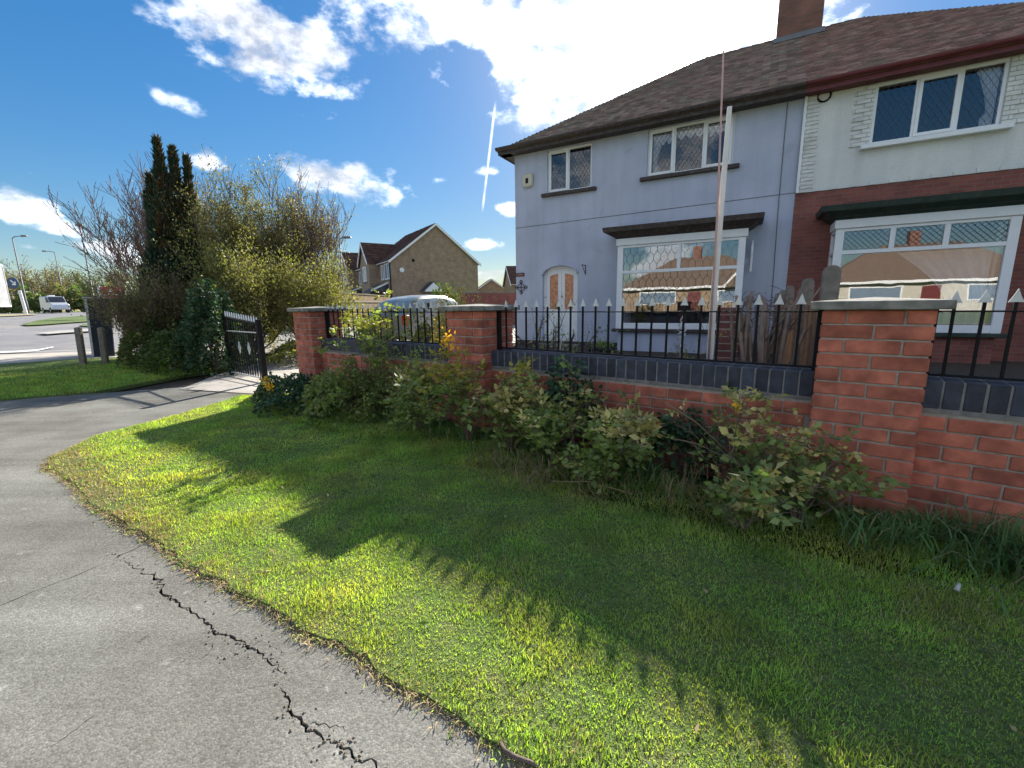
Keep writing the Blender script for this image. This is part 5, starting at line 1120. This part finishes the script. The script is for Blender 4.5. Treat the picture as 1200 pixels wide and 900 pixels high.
def truck():
    b = Vector((-32.4, 24.2, 0)); b = gp(-112, 383); b.z = gh(b.x, b.y); o = empty('box_truck', b, math.radians(200), 'grey box truck cut off by the left edge of the picture', 'truck')
    MB().box(-3.6, 1.6, -1.1, 1.1, .95, 3.15).build('cargo_box', K['truckbox'], o, bevel=.03)
    m = MB()
    for (x0, x1, z0, z1) in ((-3.62, 1.62, .93, 1.02), (-3.62, 1.62, 3.1, 3.17)): m.box(x0, x1, -1.12, 1.12, z0, z1)
    for x in (-3.62, 1.54): m.box(x, x + .08, -1.115, -1.095, .95, 3.15).box(x, x + .08, 1.095, 1.115, .95, 3.15)
    m.build('edge_trim', K['white'], o); MB().box(-3.4, 3.4, -.5, .5, .55, .9).build('chassis', K['iron'], o)
    MB().prism([(1.75, .6), (3.5, .6), (3.55, 1.4), (3.3, 2.3), (1.75, 2.4)], 'y', -1.0, 1.0).build('cab', K['white'], o, bevel=.05)
    for x in (-2.3, 2.7):
        for y in (-.9, .9): wheel(o, x, y, .42, .28, 1 if y > 0 else -1)
truck()
# ================================================================ STREET FURNITURE
def lamp(name, px, py, dep, h, arm, label, rz=0):
    b = Vector(((px - 600) / F * dep, dep, 0)); b.z = gh(b.x, b.y); o = empty(name, b, rz, label, 'street lamp', 'street lamps')
    MB().tube([(0, 0, 0), (0, 0, 1.2), (0, 0, 1.25), (0, 0, h)], [.11, .10, .07, .045], 8).build('column', K['galv'], o, smooth=True)
    MB().tube([(0, 0, h - .05), (arm * .3, 0, h + .12), (arm, 0, h + .16)], [.045, .04, .035], 6).build('arm', K['galv'], o)
    MB().prism([(arm - .05, h + .08), (arm + .6, h + .10), (arm + .55, h + .22), (arm, h + .24)], 'y', -.12, .12).build('lantern', K['galv'], o, bevel=.02)
lamp('street_lamp', 44, 368, 46, 7.6, 1.0, 'leftmost street lamp, leaning over the junction')
lamp('street_lamp', 88, 360, 62, 8.2, -1.6, 'farthest street lamp, its arm pointing left before the far trees')
lamp('street_lamp', 122, 360, 40, 7.6, -.3, 'street lamp rising behind the red sign')
lamp('street_lamp', 409, 345, 33, 5.6, .3, 'slim street lamp in front of the brown brick houses')
def road_sign():
    b = gp(31, 368.5); o = empty('traffic_bollard', b, 0, 'round blue road sign on a short white post at the junction', 'road sign')
    MB().tube([(0, 0, 0), (-.15, 0, 2.1)], .11, 8).build('post', K['white'], o)
    t = bpy.data.objects; MB().tube([(-.6, -.08, 2.75), (-.6, -.04, 2.75)], .5, 20).build('disc', K['signblue'], o, loc=(.1, 0, 0))
    MB().prism([(-.80, 2.95), (-.5, 2.68), (-.68, 2.68), (-.68, 2.56), (-.34, 2.56), (-.34, 2.88), (-.44, 2.88), (-.44, 2.74), (-.72, 3.03)], 'y', -.095, -.085).build('arrow', K['white'], o, loc=(.1, 0, 0))
road_sign()
b = Vector(((143 - 600) / F * 30, 30, 0)); b.z = gh(b.x, b.y); o = empty('red_sign', b, .3, 'red and white board sign on posts behind the dark cabinet', 'sign')
MB().box(-.55, .55, -.03, .03, 1.35, 2.15).build('board', K['signred'], o); MB().box(-.5, .5, -.036, -.031, 1.62, 1.70).box(-.7, -.56, -.04, .04, 1.5, 2.3).build('white_band', K['white'], o)
MB().prism([(-.2, 1.85), (.1, 1.85), (-.05, 2.02)], 'y', -.037, -.031).build('emblem', K['white'], o)
for x in (-.5, .5): MB().tube([(x, .04, 0), (x, .04, 2.1)], .04, 6).build('post', K['wood'], o)
# ================================================================ BACKGROUND HOUSES
def win_simple(o, p, ax, w_, h, frm=None, out=None):
    """window on a wall: p lower-left (local), ax along, out outward"""
    ax = Vector(ax); out = Vector(out); q = lambda u, v, d: tuple(Vector(p) + ax * u + Vector((0, 0, v)) + out * d)
    def bx(mb, u0, u1, v0, v1, d0, d1):
        V = [q(u0, v0, d0), q(u1, v0, d0), q(u1, v0, d1), q(u0, v0, d1), q(u0, v1, d0), q(u1, v1, d0), q(u1, v1, d1), q(u0, v1, d1)]; mb.add(V, [(0, 3, 2, 1), (4, 5, 6, 7), (0, 1, 5, 4), (1, 2, 6, 5), (2, 3, 7, 6), (3, 0, 4, 7)])
    m = MB(); t = .08; bx(m, 0, w_, 0, t, 0, .05); bx(m, 0, w_, h - t, h, 0, .05); bx(m, 0, t, t, h - t, 0, .05); bx(m, w_ - t, w_, t, h - t, 0, .05)
    if w_ > .8: bx(m, w_ / 2 - .04, w_ / 2 + .04, t, h - t, 0, .048)
    W = m.build('window', K['white'], o); g = MB(); bx(g, t, w_ - t, t, h - t, .012, .02); g.build('pane', K['bgglass'], W); s = MB(); bx(s, -.08, w_ + .08, -.1, -.005, 0, .09); s.build('sill', K['cap'], W)
K['bgglass'] = mat('far_pane', (.16, .22, .30), .08, .1, 2, spec=1.)
def gable_house(label, loc, rz, W_, L_, he, hr, wallm, roofm, front=(), gables=(), name='brown_house', group=None, porch=True, side_porch=False):
    """local x across the gable end (width W), local y back along the ridge; the long front is the x=0 side"""
    o = empty(name, loc, rz, label, 'house', group); ov = .3
    m = MB(); m.prism([(0, 0), (W_, 0), (W_, he), (W_ / 2, hr), (0, he)], 'y', 0, L_); m.build('wall', wallm, o)
    sl = math.hypot(W_ / 2, hr - he); cs, sn = (W_ / 2) / sl, (hr - he) / sl
    for sg in (0, 1):
        x0 = 0 if sg == 0 else W_; d = 1 if sg == 0 else -1
        eo = (x0 - d * ov * cs, -.2, he - ov * sn + .06)
        t = tiles('roof_tiles', o, roofm, eo, (0, 1, 0), (d * cs, 0, sn), (-d * sn, 0, cs), 0, sl + ov, lambda v: 0, lambda v: L_ + .4, tw=.33, gauge=.32, th=.03, seed=int(L_ * 7) + sg); t['kind'] = 'stuff'
        m = MB(); a = Vector((x0 - d * ov * cs, 0, he - ov * sn + .02)); b = Vector((W_ / 2, 0, hr + .06))
        for yy in (-.26, L_ + .18): m.add([(a.x, yy, a.z - .16), (b.x, yy, b.z - .2), (b.x, yy, b.z), (a.x, yy, a.z + .05), (a.x, yy + .06, a.z - .16), (b.x, yy + .06, b.z - .2), (b.x, yy + .06, b.z), (a.x, yy + .06, a.z + .05)], [(0, 1, 2, 3), (7, 6, 5, 4), (0, 4, 5, 1), (3, 2, 6, 7), (0, 3, 7, 4)])
        m.build('bargeboard', K['white'], o)
        m = MB(); m.add([(x0 - d * ov * cs, -.2, he - ov * sn), (x0 - d * ov * cs, L_ + .2, he - ov * sn), (x0 - d * ov * cs, L_ + .2, he - ov * sn + .12), (x0 - d * ov * cs, -.2, he - ov * sn + .12)], [(0, 1, 2, 3)]); m.build('gutter', K['white'], o)
    MB().tube([(-.08, .12, 0), (-.08, .12, he - .1)], .05, 6).build('downpipe', K['iron'], o)
    for (y, z, w_, h) in front: win_simple(o, (-.002, y, z), (0, 1, 0), w_, h, out=(-1, 0, 0))
    for (y0, w_, zt, win) in gables:       # projecting front gables
        pj = .9; m = MB(); m.prism([(y0, 0), (y0 + w_, 0), (y0 + w_, he + .1), (y0 + w_ / 2, zt), (y0, he + .1)], 'x', -pj, .1); m.build('gable_wall', wallm, o)
        s2 = math.hypot(w_ / 2, zt - he); c2, n2 = (w_ / 2) / s2, (zt - he) / s2; dp = W_ / 2 * (zt - he) / (hr - he)
        for d, yy in ((1, y0), (-1, y0 + w_)):
            t = tiles('roof_tiles', o, roofm, (-pj - .2, yy - d * .25 * c2, he + .12 - .25 * n2), (1, 0, 0), (0, d * c2, n2), (0, -d * n2, c2), 0, s2 + .25, lambda v: 0, lambda v: pj + .2 + dp * (.4 + .6 * v / s2), tw=.33, gauge=.32, th=.03, seed=9); t['kind'] = 'stuff'
            a = (yy - d * .25 * c2, he + .12 - .25 * n2); b = (y0 + w_ / 2, zt + .1); m = MB(); m.prism([(a[0], a[1] - .14), (b[0], b[1] - .2), (b[0], b[1]), (a[0], a[1] + .06)], 'x', -pj - .26, -pj - .19); m.build('bargeboard', K['white'], o)
        if win: win_simple(o, (-pj - .002, y0 + w_ / 2 - win[1] / 2, win[0]), (0, 1, 0), win[1], win[2], out=(-1, 0, 0))
    if porch:
        y0 = 1.2; m = MB(); m.add([(-1.5, y0 - .2, 2.5), (-1.5, y0 + 2.6, 2.5), (0, y0 + 2.6, 3.2), (0, y0 - .2, 3.2), (-1.5, y0 - .2, 2.4), (-1.5, y0 + 2.6, 2.4), (0, y0 + 2.6, 2.4), (0, y0 - .2, 2.4)], [(0, 1, 2, 3), (4, 7, 6, 5), (0, 4, 5, 1), (0, 3, 7, 4), (1, 5, 6, 2)]); m.build('porch_roof', K['navyroof'], o)
        m = MB(); m.add([(-1.56, y0 - .24, 2.42), (-1.56, y0 - .24, 2.56), (0, y0 - .24, 3.28), (0, y0 - .24, 3.1)], [(0, 1, 2, 3)]); m.build('porch_bargeboard', K['white'], o)
        MB().box(-.06, -.005, y0 + .5, y0 + 1.5, 0, 2.1).build('front_door', K['navy'], o)
    if side_porch:
        x0 = W_ * .30; m = MB(); m.prism([(x0, 2.35), (x0 + 1.7, 2.35), (x0 + 1.7, 2.42), (x0 + .85, 3.15), (x0, 2.42)], 'y', -1.1, -.001); m.build('side_porch', K['white'], o); MB().add([(x0 - .1, -1.15, 2.36), (x0 + .85, -1.15, 3.22), (x0 + .85, 0, 3.22), (x0 - .1, 0, 2.36), (x0 + 1.8, -1.15, 2.36), (x0 + 1.8, 0, 2.36)], [(0, 1, 2, 3), (1, 4, 5, 2)]).build('side_porch_roof', K['navyroof'], o)
        MB().tube([(W_ * .24, -.03, he - 0), (W_ * .24, -.01, he)], .14, 12).build('wall_vent', K['iron'], o); MB().tube([(W_ * .11, -.12, he - .85), (W_ * .11, -.01, he - .85)], .2, 12).build('alarm_box', K['white'], o)
    return o
K['navyroof'] = mat('porch_roof', (.05, .06, .075), .6, .2, 4)
gA = Vector((-10.2, 38.0, 0)); gB = Vector((-3.1, 42.5, 0)); ga = math.atan2(4.5, 7.1)
gable_house('brown brick house with a white-edged gable end behind the car', gA, ga, 8.4, 7.6, 5.05, 8.25, K['buff'], K['brownroof'], front=[(.3, 3.45, 1.5, 1.35), (2.2, 3.45, .6, 1.3)], gables=[(3.6, 3.2, 6.9, (3.45, 1.1, 1.35))], side_porch=True, group='brown brick houses beyond the driveway')
dv = Vector((-math.sin(ga), math.cos(ga), 0))
gable_house('second brown house of the row, left of the gable end house', gA + dv * 8.4 + Vector((-.2, 0, 0)), ga, 8.2, 7.2, 5.0, 7.5, K['buff'], K['brownroof'], front=[(.5, 3.4, 1.3, 1.3)], gables=[(2.6, 3.2, 6.8, (3.45, 1.2, 1.3))], group='brown brick houses beyond the driveway')
gable_house('third brown house of the row, half hidden by shrubs', gA + dv * 16.4 + Vector((-.4, 0, 0)), ga, 8.0, 7.6, 5.0, 7.3, K['buff'], K['brownroof'], front=[(.8, 3.4, 1.3, 1.3), (5.2, 3.4, 1.3, 1.3)], group='brown brick houses beyond the driveway')
gable_house('distant house with a small white-edged front gable left of the rendered house', Vector((-.9, 62, 0)), math.radians(-90 + 8), 8, 11, 3.6, 6.0, K['buff'], K['brownroof'], gables=[(2.6, 2.6, 5.0, None)], porch=False, name='distant_house')
gable_house('distant low gable peeping out behind the brown house', Vector((-5.6, 66, 0)), math.radians(8), 5.5, 8, 3.0, 4.9, K['buff'], K['brownroof'], porch=False, name='distant_house')
# fences beyond the driveway
def board_fence(name, label, p, q, h, m, top=True):
    p = Vector(p); q = Vector(q); L_ = (q - p).length; rz = math.atan2((q - p).y, (q - p).x); o = empty(name, (p.x, p.y, 0), rz, label, 'fence', 'fences beyond the car'); mb = MB(); x = 0; k = 0
    while x < L_: mb.box(x, x + .11, -.01 + .012 * (k % 2), .01 + .012 * (k % 2), 0, h + random.uniform(-.01, .01)); x += .105; k += 1
    b = mb.build('board_panel', m, o); b['kind'] = 'stuff'
    if top: MB().box(-.03, L_ + .03, -.05, .05, h + .005, h + .045).build('top_rail', K['wood'], o); MB().box(0, L_, -.05, -.012, h - .42, h - .34).build('rail', K['wood'], o)
    x = 0
    while x <= L_ + .01: MB().box(x - .05, x + .05, .024, .12, 0, h).build('post', K['wood'], o); x += max(1.8, L_ / 6)
K['fencew'] = mat('fence_wood', (.30, .21, .115), .9, .25, 9, .001, 50)
board_fence('timber_fence', 'tan timber fence running back beside the silver car', (-8.35, 19.8), (-8.3, 30), 1.80, K['fencew'])
board_fence('timber_fence', 'short tan timber fence return behind the gate pillar', (-10.3, 20.6), (-8.35, 19.8), 1.80, K['fencew'])
o = empty('side_wall', (-2.5, 22, 0), math.atan2(1.2, 4), 'brown brick garden wall behind the car beside the rendered house', 'wall'); MB().box(0, 4.4, -.11, .11, 0, 1.72).build('brickwork', K['hbrick'], o); MB().box(-.02, 4.42, -.13, .13, 1.721, 1.78).build('coping', K['cap'], o)
ivy('clipped_hedge', 'dark hedge at the foot of the brown gable wall', Vector((-3.9, 25.5, 0)), 1.3, .5, 1.95, 3000, 40, .12, lm=K['hedge'], cat='hedge')
# ================================================================ FAR TREES
def fartree(base, h, seed, m_, label, nl=2600, lm=None, lm2=None, wide=.5):
    rs = random.Random(seed); o = empty('far_tree', base, 0, label, 'tree', 'trees along the far side of the junction')
    lines, tips = branchy((0, 0, 0), [(rs.gauss(0, .08), rs.gauss(0, .08), 1)] + dirs_up(4, wide, rs), h * .62, h * .02, 2, .7, 4, 6, .5, 0, .12, rs, .25)
    tubes(lines, .02, (5, 4, 3, 3)).build('trunk', m_, o, fix=False)
    if nl: P, A, L_, W_, k = tipleaves([t for t in tips if t[0].z > h * .2], nl, h * .028, h * .03, ratio=.6); leaves('crown', P, A, L_, W_, (rng.random(nl) < .3).astype(int), [lm, lm2 or lm], o)
kinds = [(K['twig'], 1500, K['brownleaf'], K['olive'], 'bare brownish tree'), (K['bark'], 2800, K['hedge'], K['olive'], 'dark evergreen tree'), (K['twig'], 1100, K['olive'], K['brownleaf'], 'thin pale twiggy tree')]
where = ['behind the box truck', 'behind the blue road sign', 'just left of the leftmost lamp', 'just right of the leftmost lamp', 'above the silver van', 'between van and farthest lamp', 'beside the farthest lamp', 'left of the red sign', 'above the red sign', 'right of the red sign, behind the shrubs']
for i, (px, dep, h) in enumerate([(-10, 62, 8.5), (14, 66, 8.2), (33, 70, 7.6), (52, 74, 8.8), (66, 72, 9.2), (78, 76, 8.6), (92, 70, 8.0), (106, 74, 7.2), (124, 68, 7.0), (150, 66, 7.5)]):
    x = (px - 600) / F * dep; kk = kinds[(0, 0, 2, 0, 2, 0, 2, 1, 1, 0)[i]]
    fartree((x, dep, gh(x, dep)), h * .93, 50 + i, kk[0], '%s %s' % (kk[4], where[i]), kk[1], kk[2], kk[3])
# roadside hedge: one mass
n = 22000; t = rng.random(n); px = -60 + 300 * t; dep = 58 + 4 * rng.random(n) + 4 * np.sin(t * 9); X = (px - 600) / F * dep; zt = (2.6 + .9 * np.sin(t * 40) + .7 * np.sin(t * 93 + 1)) * (.25 + .75 * rng.random(n)) ; Z = .0195 * 50 + zt
hd = leaves('roadside_hedge', np.stack([X, dep, Z - .3], 1), rng.normal(0, 1, (n, 3)), .5 * (.6 + .6 * rng.random(n)), .3, np.where(rng.random(n) < .5 + .4 * np.sin(t * 30), 1, 0), [K['hedge'], K['gold2']] if 'gold2' in K else [K['hedge'], K['olive']])
tag(hd, 'long yellow-green roadside hedge beyond the junction', kind='stuff')
# overhead cable to the rendered house
tag(MB().tube([HP(-3.9, 3.2, 8.0), HP(-3.2, .5, 8.9), HP(-2.2, -2.5, 10.3)], .012, 4).build('overhead_cable', K['iron'], None), 'thin dark overhead cable rising from the roof', 'cable')
# ================================================================ STREET BEHIND THE CAMERA (seen in the window panes)
def bungalow(label, s, d, W_, dep, m_, he=2.5, hr=6.0, gab=False):
    o = empty('bungalow', HP(s, d), AH + math.pi, label, 'bungalow', 'bungalows across the street'); MB().box(0, W_, 0, dep, 0, he).build('wall', m_, o); e_ = .4
    V = [(-e_, -e_, he), (W_ + e_, -e_, he), (W_ + e_, dep + e_, he), (-e_, dep + e_, he), (dep / 2, dep / 2, hr), (W_ - dep / 2, dep / 2, hr)]
    MB().add(V, [(0, 1, 5, 4), (1, 2, 5), (2, 3, 4, 5), (3, 0, 4)]).build('roof', K['bungroof'], o); MB().box(-e_ - .02, W_ + e_ + .02, -e_ - .06, -e_ - .02, he - .08, he + .12).build('fascia', K['white'], o)
    for x in (W_ * .12, W_ * .62): m = MB(); ringframe(m, x, x + W_ * .24, .9, 2.2, .1, -.08, -.02); W = m.build('window', K['white'], o); MB().box(x + .1, x + W_ * .24 - .1, -.05, -.04, 1.0, 2.1).build('pane', K['bgglass'], W)
    MB().box(W_ * .46, W_ * .54, -.06, -.02, 0, 2.1).build('door', K['maroon'], o); MB().box(W_ * .5, W_ * .5 + .8, dep / 2 - .4, dep / 2 + .4, hr - .6, hr + 1.0).build('chimney', K['chim'], o)
    if gab:
        m = MB(); m.prism([(W_ * .1, he), (W_ * .1 + 3.2, he), (W_ * .1 + 1.6, he + 1.7)], 'y', -.9, 2); m.build('front_gable', K['bungroof'], o); m = MB()
        for a, b in (((W_ * .1 - .2, he - .1), (W_ * .1 + 1.6, he + 1.85)), ((W_ * .1 + 3.4, he - .1), (W_ * .1 + 1.6, he + 1.85))): m.prism([a, b, (b[0], b[1] + .25), (a[0], a[1] + .25)], 'y', -1.0, -.9)
        m.build('bargeboard', K['white'], o)
K['cream'] = mat('cream_wall', (.50, .47, .40), .9, .1, 2)
K['bungroof'] = mat('bungalow_tiles', (.16, .115, .085), .9, .2, 5, .01, 14)
bungalow('white bungalow across the street with brown hipped roof', 20.5, -38, 15, 10, K['cream']); bungalow('brown brick bungalow across the street with white gable boards', 2.5, -38, 15, 10, K['buff'], gab=True)
bungalow('third bungalow across the street', -15.5, -38, 14, 10, K['whiterender']); bungalow('fourth bungalow across the street', 38, -38, 14, 10, K['hbrick'])
# ---------------------------------------------------------------- render
SC.render.engine = 'CYCLES'; SC.cycles.max_bounces = 8; SC.cycles.transparent_max_bounces = 12
